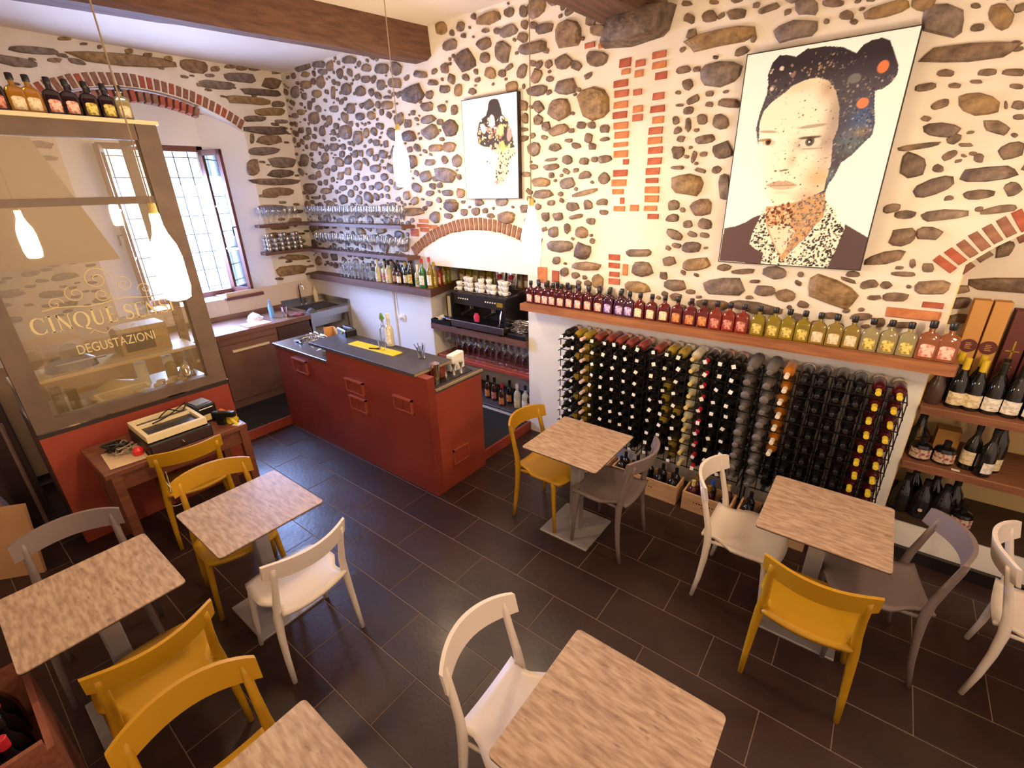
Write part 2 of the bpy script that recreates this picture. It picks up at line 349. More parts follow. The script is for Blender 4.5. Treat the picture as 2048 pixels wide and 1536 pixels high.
trace(ST_BACK, 1050, 500, K, [(415,110,240,60),(780,20,190,60),(800,130,150,120),(985,75,100,70),(1175,95,210,90,-5),(500,215,90,100),(765,255,190,80,5),(945,175,60,60),(1020,240,160,80,5),
 (1350,250,320,130),(1710,155,180,90,5),(1490,145,180,40,-5),(1640,275,160,80),(1780,310,160,90),(1570,215,80,25),(1280,370,230,70,5),(1580,395,370,80,8),(1880,165,40,40),
 (270,150,60,60),(290,250,140,30),(1360,120,100,50)], 'y')
K2 = 2048 / 548.0
trace(ST_BACK, 1500, 500, K2, [(615,310,440,210,20),(380,185,50,40),(890,255,140,70,-10),(770,180,110,50),(735,225,130,30,20),(1150,180,210,40,3),(1010,60,340,90,-12),(1215,100,50,70),
 (1330,130,100,70),(1350,280,290,120,-2),(1080,350,210,80),(930,355,110,40),(830,500,170,60),(1120,560,200,50),(600,490,170,50)], 'y')
K3 = 2048 / 400.0
trace(ST_BACK, 750, 400, K3, [(390,120,230,80,-5),(780,60,160,130),(905,20,50,40),(915,125,80,80),(1035,115,90,80),(750,165,100,60,10),(620,180,110,120),(1065,25,80,80),(1350,180,190,130),
 (1190,165,80,50),(1130,110,60,60),(1530,90,90,100),(1670,70,70,70),(1750,170,90,100),(1870,170,110,80),(1830,330,120,130),(1970,290,70,110),(1900,470,300,130,-3),(300,490,110,90,-5)], 'y')
trace(ST_LEFT, 0, 0, K, [(235,345,390,60,5),(435,265,100,30),(370,410,110,35),(110,420,340,70,8),(850,410,700,80,5),(1320,450,210,90,10),(1635,530,240,70,5),(1855,570,130,80),(1490,580,250,60,5),
 (1790,630,300,50,5),(1690,685,310,60,5),(1895,710,100,50),(1850,765,210,60),(1740,810,150,50),(1920,830,100,30),(1830,890,300,60,3),(1720,945,30,80),(1840,955,170,70),(1800,1030,240,60),
 (1730,1140,80,120),(1930,1105,190,80),(1920,1185,190,60),(1880,1240,330,50),(1900,1310,230,60),(1430,515,70,25),(1570,455,80,30),(1650,465,80,40),(1740,470,90,30),(1890,470,90,80),
 (880,350,60,40),(1010,375,70,30),(1150,400,60,40),(680,320,40,30),(570,300,60,20),(1465,470,70,40)], 'x')
trace(ST_LEFT, 500, 380, K3, [(240,180,300,60),(200,60,200,50),(300,380,220,60),(250,470,200,70),(430,820,350,110,-8),(480,690,250,60),(300,910,90,30)], 'x')
# smaller stones between the traced ones
def blocked_back(x, z, r):
    if z < 1.46 + r or z > CEIL - r or x < XW + r or x > 4.9: return True
    if 1.40 - r < x < 2.38 + r and 1.86 - r < z < 3.18 + r: return True                # large picture hangs there
    if -1.02 - r < x < -.26 + r and 2.30 - r < z < 3.22 + r: return True               # small picture
    if -1.95 < x < .02 and z < arc_z(max(min(x, .7), -2.4), A1[0], A1[1], A1[2] + .17) + r: return True
    if .46 - r < x < 1.02 + r and z < 3.5: return True                                  # brick columns
    if x > 2.60 - r and x < 4.45 and z < arc_z(x, A2[0], A2[1], A2[2] + .2) + r: return True
    if -1.75 < x < -1.1 and z > 3.45: return True
    if any(abs(x - q[0]) < q[2] + r and abs(z - q[1]) < q[3] + r * .8 for q in BRK): return True
    return False
def fits(lst, x, z, r, k):
    for c, ax, bx, _ in lst:
        dx, dz = (c.x if k == 'y' else c.y) - x, c.z - z
        if abs(dx) > .9 or abs(dz) > .5: continue
        if k == 'y': a1, a2, b1, b2 = ax.x, ax.z, bx.x, bx.z
        else: a1, a2, b1, b2 = ax.y, ax.z, bx.y, bx.z
        la = math.hypot(a1, a2) + r * .8 + .005; lb = math.hypot(b1, b2) + r * .8 + .005
        p = (dx * a1 + dz * a2) / math.hypot(a1, a2) / la; q = (dx * b1 + dz * b2) / math.hypot(b1, b2) / lb
        if p * p + q * q < 1.05: return False
    return True
RS = random.Random(21)
CY, CZ, CR = -.15, 1.785, 1.80            # brick arch over the window: centre y, z, outer radius
def blocked_left(y, z, r):
    if y > YW - r or z > CEIL - .1 - r or z < 1.33 + r or y < -3.9: return True
    if -.95 - r < y < .88 + r and z < CZ + math.sqrt(max((CR + .03 + r) ** 2 - (y - CY) ** 2, 0)): return True
    return False
for tries, r0, r1 in ((800, .04, .07), (1600, .016, .035)):
    for _ in range(tries):
        y = RS.uniform(-3.8, YW); z = RS.uniform(1.33, CEIL); r = RS.uniform(r0, r1)
        if blocked_left(y, z, r) or not fits(ST_LEFT, y, z, r, 'x'): continue
        ST_LEFT.append((Vector((XW, y, z)), Vector((0, r * 1.7, RS.uniform(-.1, .1) * r)), Vector((0, 0, r * .6)), 0))
def build_stones(lst, wall, nrm, limit=290):
    lst = sorted(lst, key=lambda q: -(q[1].length * q[2].length)); rest = MB(); rnd = random.Random(5)
    for i, (c, ax, bx, kind) in enumerate(lst):
        size = math.sqrt(ax.length * bx.length)
        vs, fs = stone_mesh(c, ax, bx, nrm, min(.008 + size * .16, .03), rnd)
        if i < limit:
            me = MB().add(vs, fs).data('stone', STONES[3] if kind else pick(rnd), smooth=True)
            link('stone', me, wall, c)
        else:
            rest.add([tuple(Vector(p) + c) for p in vs], fs)
    if rest.v:
        o = obj('small_stones', rest, STONES[1], wall, smooth=True); o['kind'] = 'stuff'
# ---- bricks in the back wall
BRK = []
def brick(wall, c, ax, bx, nrm, m, depth=.012, name='brick'):
    ax, bx, nrm = Vector(ax), Vector(bx), Vector(nrm); vs = []
    for sc, d in ((1.0, -.006), (.97, depth * .6), (.88, depth)):
        for p, q in ((-1, -1), (1, -1), (1, 1), (-1, 1)):
            vs.append(tuple(ax * (p * sc + R.uniform(-.05, .05)) + bx * (q * sc + R.uniform(-.06, .06)) + nrm * d))
    fs = [(i * 4 + j, i * 4 + (j + 1) % 4, i * 4 + 4 + (j + 1) % 4, i * 4 + 4 + j) for i in range(2) for j in range(4)] + [(8, 9, 10, 11)]
    link(name, MB().add(vs, fs).data(name, m), wall, c)
def col_bricks(rows, ox=1050, oy=0, s=K):
    for q in rows:
        zx, zy = q[:2]; wz, hz = (q[2], q[3]) if len(q) > 2 else (100, 46)
        u, v = ox + zx / s, oy + zy / s; c = on_y(u, v, YW)
        hw = (on_y(u + wz / s / 2, v, YW) - c).x; hh = abs((on_y(u, v + hz / s / 2, YW) - c).z)
        BRK.append((c.x, c.z, hw, hh)); brick(wall_back, c, (hw, 0, 0), (0, 0, hh), (0, -1, 0), BRICKS[R.randrange(3)])
col_bricks([(655,572),(660,640),(655,717),(648,787),(655,858),(660,922),(655,988,100,32),(655,1052),(690,1105,40,36),(652,1182),(642,1248),(635,1308,80,36),(665,1370,30,44),(645,1425,80,36)])
col_bricks([(918,375),(918,445),(930,518,80,50),(912,658,80,46),(905,745),(908,820,80,46),(893,893),(888,960),(890,1027),(885,1100),(873,1170),(868,1233,90,34),(868,1297),(865,1358),(857,1422,90,36),(875,1478,80,36)])
col_bricks([(685,430,80,60),(790,432,70,44),(780,503,60,46),(770,630,60,40),(772,745,70,46),(770,805,70,46),(690,490,60,36),(748,1420,60,44),(445,310,70,36),(535,310,65,36)])
col_bricks([(610,50,80,40),(610,105,80,36),(685,135,36,80),(610,215,80,40),(610,165,70,34),(120,170,66,110),(210,180,50,80)], 1050, 500, K)
col_bricks([(500,215,100,38),(490,260,120,30),(410,315,80,40),(510,305,90,40),(410,350,80,40),(600,275,90,40)], 750, 400, K3)
col_bricks([(1210,478,440,72),(1365,412,170,44)], 1500, 500, K2)
for tries, r0, r1 in ((2500, .06, .1), (7000, .035, .06), (9000, .014, .032)):
    for _ in range(tries):
        x = RS.uniform(XW, 4.6); z = RS.uniform(1.46, CEIL); r = RS.uniform(r0, r1)
        if len(ST_BACK) > 1150: break
        if blocked_back(x, z, r) or not fits(ST_BACK, x, z, r, 'y'): continue
        a = RS.uniform(-.5, .3); e = RS.uniform(.5, .85)
        ST_BACK.append((Vector((x, YW, z)), Vector((r * math.cos(a), 0, r * math.sin(a))), Vector((-r * e * math.sin(a), 0, r * e * math.cos(a))), 0))
build_stones(ST_BACK, wall_back, Vector((0, -1, 0)))
def brick_arch(wall, cx, cz, r0, r1, a0, a1, n, ms, plane='y', off=None, depth=.012):
    for i in range(n):
        a = a0 + (a1 - a0) * (i + .5) / n; rm = (r0 + r1) / 2; half = (a1 - a0) / n * rm * .36
        ca, sa = math.cos(a), math.sin(a)
        h = (r1 - r0) / 2 * R.uniform(.86, 1.0)
        if plane == 'y':
            brick(wall, Vector((cx + rm * ca, off or YW, cz + rm * sa)), (-sa * half, 0, ca * half), (ca * h, 0, sa * h), (0, -1, 0), ms[R.randrange(len(ms))], depth)
        else:
            brick(wall, Vector((off or XW, cx + rm * ca, cz + rm * sa)), (0, -sa * half, ca * half), (0, ca * h, sa * h), (1, 0, 0), ms[R.randrange(len(ms))], depth)
brick_arch(wall_back, A1[0], A1[1], A1[2] + .012, A1[2] + .135, math.radians(126), math.radians(64), 31, [m_brickdark, m_brickdark, m_brickdark])
brick_arch(wall_back, A2[0], A2[1], A2[2] + .01, A2[2] + .13, math.radians(146), math.radians(34), 34, [BRICKS[1], BRICKS[0], m_brickdark])
brick_arch(wall_back, A2[0], A2[1], A2[2] - .12, A2[2] - .01, math.radians(146), math.radians(40), 16, [STONES[2], m_brickdark], off=RB)

# ---- left wall with the window recess
w = MB(); yA, yB_ = -.90, .86; inner = CR - .13
w.box(XW - .6, XW, YB, yA, 0, CEIL); w.box(XW - .6, XW, yB_, YW, 0, CEIL); w.box(XW - .6, XW, yA, yB_, 0, 1.24)
for i in range(16):
    a = yA + (yB_ - yA) * i / 16; b = yA + (yB_ - yA) * (i + 1) / 16; za = CZ + math.sqrt(inner ** 2 - (a - CY) ** 2); zb = CZ + math.sqrt(inner ** 2 - (b - CY) ** 2)
    w.add([(XW, a, za), (XW, b, zb), (XW, b, CEIL), (XW, a, CEIL), (XW - .6, a, za), (XW - .6, b, zb), (XW - .6, b, CEIL), (XW - .6, a, CEIL)],
          [(0, 1, 2, 3), (0, 4, 5, 1), (4, 7, 6, 5)])
wall_left = struct('wall_left', w, m_plaster)
# splayed plaster reveals and the back of the recess round the window
wy0, wy1, wz0, wz1, xw = -.54, .47, 1.25, 2.97, -4.27
w = MB()
w.add([(XW, yB_, 1.24), (XW, yB_, 3.3), (xw, wy1, 3.3), (xw, wy1, 1.24)], [(0, 1, 2, 3)])
w.add([(XW, yA, 1.24), (XW, yA, 3.3), (xw, wy0, 3.3), (xw, wy0, 1.24)], [(0, 1, 2, 3)])
w.add([(XW, yA, 1.245), (XW, yB_, 1.245), (xw, wy1, 1.245), (xw, wy0, 1.245)], [(0, 1, 2, 3)])
w.box(XW - .6, xw, YB, wy0, 0, CEIL); w.box(XW - .6, xw, wy1, YW, 0, CEIL); w.box(XW - .6, xw, wy0, wy1, 0, wz0); w.box(XW - .6, xw, wy0, wy1, wz1, CEIL)
obj('window_reveal', w, m_smooth, wall_left)
build_stones(ST_LEFT, wall_left, Vector((1, 0, 0)))
brick_arch(wall_left, CY, CZ, CR - .125, CR - .01, math.radians(133), math.radians(54), 37, [m_brickdark, m_brickdark, BRICKS[1], m_brickdark], 'x')
brick_arch(wall_left, CY, CZ, CR - .255, CR - .145, math.radians(124), math.radians(69), 24, [m_brickdark, BRICKS[1]], 'x', off=-4.05, depth=.09)
lp = MB().box(XW, XW + .006, .2, YW, .9, 1.312); obj('painted_wall_panel', lp, mat('backsplash_cream', (222, 200, 176), .6), wall_left)
# window: frame, two casements standing open, panes, iron bars outside
win = thing('window_1', '', ''); del win['label'], win['category']; win['kind'] = 'structure'; win.location = (xw, 0, wz0)
def wpart(name, mb, m, parent=win): 
    mb.v = [(p[0] - xw, p[1], p[2] - wz0) for p in mb.v]; return obj(name, mb, m, parent)
wpart('window_frame', MB().box(xw - .05, xw, wy0, wy1, wz1 - .06, wz1).box(xw - .05, xw, wy0, wy1, wz0, wz0 + .06).box(xw - .05, xw, wy0, wy0 + .06, wz0, wz1).box(xw - .05, xw, wy1 - .06, wy1, wz0, wz1).box(xw - .05, xw, -.03, .03, wz0, wz1), m_winframe)
wpart('window_sill', MB().box(xw, XW + .05, .18, .64, 1.225, 1.262), m_winframe)
for k in range(6):
    y = wy0 + .12 + k * (wy1 - wy0 - .24) / 5; wpart('iron_bar', MB().tube([(xw - .14, y, wz0), (xw - .14, y, wz1)], .007, 6), m_iron)
for k in range(8):
    z = wz0 + .1 + k * .215; wpart('iron_bar', MB().tube([(xw - .145, wy0, z), (xw - .145, wy1, z)], .006, 6), m_iron)
def casement(ya, xb, yb):
    """leaf hinged at (xw, ya), free stile at (xb, yb)"""
    a = Vector((xw, ya, 0)); b = Vector((xb, yb, 0)); d = (b - a); L = d.length; d.normalize(); nn = Vector((-d.y, d.x, 0))
    mx = Matrix(((d.x, nn.x, 0, a.x - xw), (d.y, nn.y, 0, a.y), (0, 0, 1, 0), (0, 0, 0, 1)))
    H = wz1 - wz0 - .04
    f = obj('casement', MB().box(0, .05, -.02, .02, .02, H).box(L - .05, L, -.02, .02, .02, H).box(0, L, -.02, .02, H - .06, H).box(0, L, -.02, .02, .02, .08).xform(mx), m_winframe, win)
    obj('pane', MB().box(.05, L - .05, -.003, .003, .08, H - .06).xform(mx), m_pane, f)
    for z in (.55, 1.05): obj('glazing_bar', MB().box(.05, L - .05, -.01, .01, z, z + .02).xform(mx), m_paper, f)
    obj('handle', MB().tube([(L - .02, -.02, .82), (L - .02, -.06, .82), (L - .02, -.06, .72)], .008, 6).xform(mx), m_blackmetal, f)
casement(.43, -3.97, .535); casement(-.50, -3.95, -.62)
# ---- the rest of the room, out of view
struct('wall_right', MB().box(XR, XR + .1, YB, YW, 0, CEIL), m_smooth)
struct('wall_front', MB().box(XW, XR, YB - .1, YB, 0, CEIL), m_smooth)
struct('baseboard_right', MB().box(2.80, XR, 1.365, 1.398, 0, .088), mat('skirting_black', (30, 25, 27), .3))
# ---- two old beams under the ceiling and the stone corbel that carries the second
def beam(x0, x1, z0, z1, dx, label, seed):
    rnd = random.Random(seed); rs = []
    for i in range(12):
        t = i / 11; y = YW - .002 + (YB - YW) * t; xo = dx * t * (YW - YB)
        j = lambda: rnd.uniform(-.018, .018)
        rs.append([(x0 + xo + j(), y, z0 + .03 + j()), (x0 + .05 + xo, y, z0 + j() * .5), (x1 - .05 + xo, y, z0 + j() * .5), (x1 + xo + j(), y, z0 + .03), (x1 + xo + j(), y, z1), (x0 + xo, y, z1)])
    o = one('ceiling_beam', MB().rings(rs), m_beam, label, 'beam', 'old timber beams under the ceiling'); return o
beam(-1.58, -1.32, 3.54, CEIL, -.20, 'thick rough timber ceiling beam entering the stone wall above the small portrait', 3)
beam(.44, .86, 3.48, CEIL, -.12, 'dark timber ceiling beam resting on the projecting corbel stone', 4)
rc = random.Random(8); c = on_y(1278, 56, YW)
vs, fs = stone_mesh(c, Vector((.235, 0, .01)), Vector((0, 0, .10)), Vector((0, -1, 0)), .16, rc, blocky=5)
tag(link('corbel_stone', MB().add(vs, fs).data('corbel_stone', STONES[5], smooth=True), None, c), 'large dark corbel stone jutting from the wall above the brick columns', 'stone')
# ================================================================== CHAIRS AND TABLES
def chair_parts():
    P = {}
    # seat: rounded, dished, with its front edge rolled down
    n = 12; top = []; bot = []
    for i in range(n + 1):
        for j in range(n + 1):
            u = -1 + 2 * i / n; v = -1 + 2 * j / n
            a = u * math.sqrt(1 - (.26 if u > 0 else .06) * v * v); b = v * math.sqrt(1 - (.26 if u > 0 else .0) * u * u)
            tt = max(-.15 - u, 0) / .85; wd = .212 - .036 * math.sin(PI * min(tt / 1.15, 1)) ** 1.5 * (1 if tt > 0 else 0) - .026 * tt
            x = .016 + a * .222; y = b * wd * 1.06
            z = .455 - .013 * (1 - b * b) * (1 - abs(u) * .4) - (.022 * max(u - .45, 0) ** 1.5 * 2.2) + .010 * max(-u - .4, 0) * b * b * 2 - .012 * max(-u - .3, 0) * (1 - b * b)
            top.append((x, y, z)); bot.append((x * .985, y * .97, z - .022))
    N = n + 1; fs = [(i * N + j, (i + 1) * N + j, (i + 1) * N + j + 1, i * N + j + 1) for i in range(n) for j in range(n)]
    m = MB(); k = len(top); rim = [i * N for i in range(N)] + [n * N + j for j in range(1, N)] + [i * N + n for i in range(n - 1, -1, -1)] + [j for j in range(n - 1, 0, -1)]
    m.add(top + bot, fs + [tuple(q + k for q in reversed(f)) for f in fs] + [(rim[i], rim[(i + 1) % len(rim)], rim[(i + 1) % len(rim)] + k, rim[i] + k) for i in range(len(rim))])
    P['seat'] = m
    # backrest: one curved band leaning back
    m = MB(); n = 18; rs = []
    for i in range(n + 1):
        t = -1 + 2 * i / n; y = .225 * t; xb = -.284 + .088 * t * t
        hh = .054 - .006 * abs(t) ** 6 * 1.5; zc = .762 + .006 * (1 - t * t)
        th = .0068; lean = .10
        rs.append([(xb - th + lean * .0 - .012, y, zc + hh), (xb + th - .012 * .6, y, zc + hh), (xb + th + .012, y, zc - hh), (xb - th + .010, y, zc - hh)])
    m.rings(rs); P['backrest'] = m
    for s in (-1, 1):
        P['leg_r%d' % s] = MB().tube([(-.195, s * .216, 0), (-.172, s * .212, .15), (-.158, s * .205, .30), (-.155, s * .196, .43), (-.168, s * .188, .53), (-.196, s * .184, .64), (-.222, s * .183, .74), (-.232, s * .183, .78)],
                                      [.0125, .0155, .0185, .022, .019, .0165, .0155, .012], 8, 1.05)
        P['leg_f%d' % s] = MB().tube([(.186, s * .212, 0), (.176, s * .203, .2), (.160, s * .19, .40), (.148, s * .182, .446)], [.0125, .0155, .019, .023], 8)
        P['side_rail%d' % s] = MB().tube([(-.15, s * .188, .430), (-.06, s * .176, .427), (.03, s * .190, .425), (.15, s * .182, .428)], [.012, .010, .011, .013], 6, .8)
    return P
_cp = chair_parts(); CH = {}
for col, m in CHAIR.items():
    CH[col] = [('leg' if k.startswith('leg') else k.rstrip('-1') if k.startswith('side') else k, v.data(k, m, smooth=True if k == 'backrest' else 'all')) for k, v in _cp.items()]
def chair(col, x, y, deg, label):
    t = thing('dining_chair', label, 'chair', (x, y, 0), math.radians(deg), col + ' moulded plastic dining chairs')
    for k, d in CH[col]: link(k, d, t)
    return t
chair('yellow', .695, .405, 0, 'yellow plastic chair beside the white pillar and the left end of the wine rack')
chair('grey', 1.215, .412, 180, 'taupe plastic chair opposite the yellow one at the table by the rack')
chair('white', 2.09, .44, 0, 'white plastic chair with its back to the small wooden crates under the rack')
chair('yellow', 2.49, .055, 90, 'yellow plastic chair at the rack side table, its back towards the floor aisle')
chair('grey', 2.745, .455, 192, 'taupe plastic chair between the corner table and the right niche bench')
chair('white', 3.41, .585, -7, 'white plastic chair standing past the taupe chair, near the black skirting tiles')
chair('white', 1.665, -1.25, 2, 'white plastic chair pulled up to the big foreground table, facing away from the aisle')
chair('white', .20, -1.39, 180, 'white plastic chair at the table in front of the till desk')
chair('yellow', .21, -2.06, 181, 'yellow plastic chair back to back with another yellow chair, seat under the left table')
chair('yellow', 1.03, -2.09, -5, 'yellow plastic chair back to back with another yellow chair, seat towards the cropped table')
chair('yellow', -.50, -1.42, -10, 'yellow plastic chair between the till desk chair and the small table')
chair('yellow', -1.42, -1.32, 170, 'yellow plastic chair pushed under the till desk')
chair('grey', -.55, -2.12, -9, 'taupe plastic chair at the far side of the left table near the orange panel')

_tt = MB().bbox(-.29, .29, -.29, .29, .733, .745, .004); 
def rr_ring(h, r, z, n=5):
    pts = []
    for cx, cy, a0 in ((h - r, h - r, 0), (-h + r, h - r, 90), (-h + r, -h + r, 180), (h - r, -h + r, 270)):
        for i in range(n): a = math.radians(a0 + 90 * i / (n - 1)); pts.append((cx + r * math.cos(a), cy + r * math.sin(a), z))
    return pts
TT = MB().rings([rr_ring(.2885, .02, .737), rr_ring(.29, .02, .7385), rr_ring(.29, .02, .744), rr_ring(.2885, .02, .745)]).data('tabletop', m_table)
TE = MB().rings([rr_ring(.286, .018, .731), rr_ring(.2898, .02, .7335), rr_ring(.2898, .02, .7372)]).data('edge_band', m_tedge)
TC = MB().rings([rr_ring(.04, .008, .012, 3), rr_ring(.04, .008, .72, 3)]).data('column', m_tmetal)
TX = MB().box(-.2, .2, -.025, .025, .715, .731).box(-.025, .025, -.2, .2, .715, .731).data('top_bracket', m_blackmetal)
TB = MB().rings([rr_ring(.2, .004, 0, 2), rr_ring(.2, .004, .009, 2), rr_ring(.197, .004, .012, 2)]).data('base_plate', m_tmetal)
def table(x, y, label, rz=0):
    t = thing('bistro_table', label, 'table', (x, y, 0), rz, 'square bistro tables')
    for n, d in (('tabletop', TT), ('edge_band', TE), ('column', TC), ('top_bracket', TX), ('base_plate', TB)): link(n, d, t)
table(.968, .365, 'small square stone-look table between a yellow and a taupe chair by the rack')
table(2.462, .415, 'square stone-look table with a white, a yellow and a taupe chair round it')
table(-.192, -1.392, 'square stone-look table before the till desk, with a white chair')
table(-.165, -2.13, 'square stone-look table between a taupe and a yellow chair beside the wooden bottle case')
table(2.03, -1.262, 'large looking square stone-look table with only a white chair at it')
table(1.385, -2.095, 'square stone-look table that a yellow chair faces, cropped by the picture edge')

# ================================================================== BAR COUNTER
FY = .014
bar = thing('bar_counter', 'red painted bar counter with a dark slab top and lower worktops at both ends', 'bar', (-1.4, FY, 0))
def bp(name, mb, m, parent=bar, smooth=False):
    mb.v = [(p[0] + 1.4, p[1] - FY, p[2]) for p in mb.v]; return obj(name, mb, m, parent, smooth)
bp('front_panel', MB().box(-2.56, -.175, FY, FY + .075, 0, .93), m_red)
bp('raised_panel', MB().box(-1.56, -.175, FY, FY + .075, .93, 1.078), m_red)
bp('end_panel', MB().box(-.225, -.175, FY + .075, .635, 0, .925), m_orange)
bp('body', MB().box(-2.54, -.225, FY + .075, .60, .10, .90), m_red)
bp('side_panel', MB().box(-2.56, -2.54, FY + .075, .62, .1, .93), m_red)
bp('slab_top', MB().bbox(-1.80, -.29, -.008, .405, 1.078, 1.106, .003), m_slab)
bp('slab_edge', MB().box(-.293, -.288, -.006, .403, 1.080, 1.100), m_slabedge)
bp('slab_support', MB().box(-1.54, -1.50, FY + .075, .36, .96, 1.078).box(-.36, -.32, FY + .075, .36, .96, 1.078), m_orange)
bp('steel_worktop', MB().bbox(-2.58, -1.56, .004, .62, .93, .962, .004), m_steel)
bp('worktop', MB().bbox(-1.56, -.18, FY + .077, .66, .925, .958, .003), m_slab)
bp('worktop_edge', MB().box(-.186, -.170, FY + .08, .66, .945, .962), m_slabedge)
# recessed square mouldings on the front
for (xa, xb, za, zb) in ((-2.225, -1.945, .725, .872), (-1.30, -1.02, .722, .852), (-1.275, -1.015, .545, .686), (-.615, -.37, .724, .853)):
    f = MB(); 
    f.box(xa, xb, FY - .02, FY, zb - .014, zb).box(xb - .014, xb, FY - .02, FY, za, zb).box(xa, xb, FY - .010, FY, za, za + .008).box(xa, xa + .008, FY - .010, FY, za, zb)
    q = bp('square_moulding', f, m_mould)
    xm = (xa + xb) / 2
    for (a, b) in ((xa + .02, xm - .004), (xm + .004, xb - .02)):
        bp('inset_panel', MB().bbox(a, b, FY - .004, FY + .002, za + .016, zb - .02, .002), m_red, q) if False else None
        g = MB().box(a, b, FY - .005, FY, za + .016, zb - .02); g.v = [(p[0] + 1.4, p[1] - FY, p[2]) for p in g.v]; obj('inset_panel', g, m_red, q)
f = MB().box(-.175, -.161, .22, .42, .335, .347).box(-.175, -.161, .22, .232, .20, .347).box(-.175, -.167, .41, .42, .20, .347).box(-.175, -.167, .22, .42, .20, .208)
bp('square_moulding', f, m_mould)
# raised platform behind the bar
pf = thing('bar_platform', 'low raised platform behind the bar with orange riser and black mat', 'platform', (-2.0, .7, 0))
def pp(name, mb, m):
    mb.v = [(p[0] + 2.0, p[1] - .7, p[2]) for p in mb.v]; obj(name, mb, m, pf)
pp('deck', MB().box(XW + .02, -2.57, -.73, YW - .02, 0, .085).box(-2.57, -.245, .60, YW - .02, 0, .085), m_slab)
pp('riser', MB().box(-2.57, -2.55, -.73, FY, 0, .10), m_orange); pp('riser', MB().box(-.245, -.225, .64, YW - .007, 0, .10), m_orange)
pp('mat', MB().box(XW + .02, -2.572, -.72, YW - .02, .085, .095).box(-2.572, -.248, .64, YW - .02, .085, .095), m_mat)

# ================================================================== WALL SHELVES
tag(obj('long_bottle_shelf', MB().prism([(-.195, YW), (-.195, 1.25), (2.845, 1.25), (2.868, 1.262), (2.878, 1.285), (2.878, YW)], 1.362, 1.425), m_shelf), 'long orange brown wooden wall shelf above the wine rack', 'shelf')
tag(obj('niche_bottle_shelf', MB().prism([(-3.90, YW - .007), (-3.83, 1.27), (-1.42, 1.27), (-1.58, 1.80), (NR - .008, 1.80), (NR - .008, NB - .014), (NL + .008, NB - .014), (NL + .008, YW - .007)], 1.34, 1.42), m_dshelf),
    'dark wooden shelf that runs from the sink corner and turns into the coffee niche', 'shelf')
def lshelf(z0, z1, xr, label):
    tag(obj('corner_shelf', MB().prism([(XW + .032, YW - .032), (XW + .032, .72), (-3.76, .70), (-3.74, 1.21), (-3.68, 1.25), (xr, 1.25), (xr + .02, YW - .032)], z0, z1), m_dshelf), label, 'shelf', 'corner glass shelves')
lshelf(2.045, 2.08, -1.76, 'upper corner shelf with wine glasses, on the stone walls'); lshelf(1.715, 1.752, -1.72, 'lower corner shelf with wine glasses and stacked cups')
# shelves in the bar niche
tag(obj('coffee_shelf', MB().bbox(NL + .008, NR - .008, 1.41, NB - .014, .93, 1.0, .004), m_dshelf), 'thick brown shelf in the niche under the coffee machine', 'shelf')
tag(obj('glass_shelf', MB().bbox(NL + .008, NR - .008, 1.47, NB - .014, .562, .602, .004), m_orange), 'orange shelf in the niche crowded with drinking glasses', 'shelf')
tag(obj('bottle_shelf', MB().bbox(NL + .008, NR - .008, 1.45, NB - .014, .1205, .142, .004), m_slab), 'dark bottom shelf of the niche with spirit bottles', 'shelf')
# right niche
for z, lab in ((1.055, 'upper brown plank shelf of the right niche'), (.665, 'lower brown plank shelf of the right niche with round bottles')):
    tag(obj('niche_shelf', MB().bbox(RL + .008, RR - .004, 1.405, RB - .01, z, z + .05, .005), m_nshelf), lab, 'shelf', 'plank shelves in the right niche')
b = thing('niche_bench', 'white bench with a dark top at the bottom of the right niche', 'bench', (3.5, 1.65, 0))
for nme, mb, mm in (('plinth', MB().box(RL + .01, RR - .01, 1.40, RB - .01, .0, .275), m_smooth), ('bench_top', MB().box(RL + .008, RR - .008, 1.395, RB - .01, .275, .30), mat('bench_dark', (62, 44, 34), .5))):
    mb.v = [(p[0] - 3.5, p[1] - 1.65, p[2]) for p in mb.v]; obj(nme, mb, mm, b)

# ================================================================== KITCHEN COUNTER AND SINK ALONG THE WINDOW WALL
kc = thing('kitchen_counter', 'brown steel kitchen counter under the window with dishwasher door and long handle', 'counter', (-3.6, .2, 0))
def kp(name, mb, m, parent=kc, smooth=False):
    mb.v = [(p[0] + 3.6, p[1] - .2, p[2]) for p in mb.v]; return obj(name, mb, m, parent, smooth)
kp('cabinet_body', MB().box(XW + .01, -3.27, -.72, .83, .095, .95), m_browncab)
kp('worktop', MB().bbox(XW + .012, -3.22, -.72, .845, .95, 1.0, .004), m_browncab)
kp('upstand', MB().box(XW + .012, XW + .035, -.72, .845, 1.0, 1.05), m_browncab)
for y0, y1 in ((-.70, -.30), (-.28, .38)):
    d = kp('door', MB().bbox(-3.272, -3.245, y0, y1, .2, .86, .003), m_browncab)
    h = MB().box(-3.24, -3.215, y0 + .12, y1 - .12, .775, .80); h.v = [(p[0] + 3.6, p[1] - .2, p[2]) for p in h.v]; obj('handle', h, m_cream, d)
    kp('control_strip', MB().box(-3.27, -3.25, y0, y1, .875, .945), m_browncab)
kp('drawer', MB().box(-3.27, -3.25, .40, .82, .62, .93), mat('drawer_dark', (84, 58, 46), .4, metal=.3)); kp('kick_board', MB().box(-3.30, -3.29, -.72, .83, .095, .18), m_blackmetal)
sk = thing('corner_sink', 'stainless steel sink bench in the corner with tap and backsplash', 'sink', (-3.6, 1.15, 0))
def sp(name, mb, m, smooth=False):
    mb.v = [(p[0] + 3.6, p[1] - 1.15, p[2]) for p in mb.v]; return obj(name, mb, m, sk, smooth)
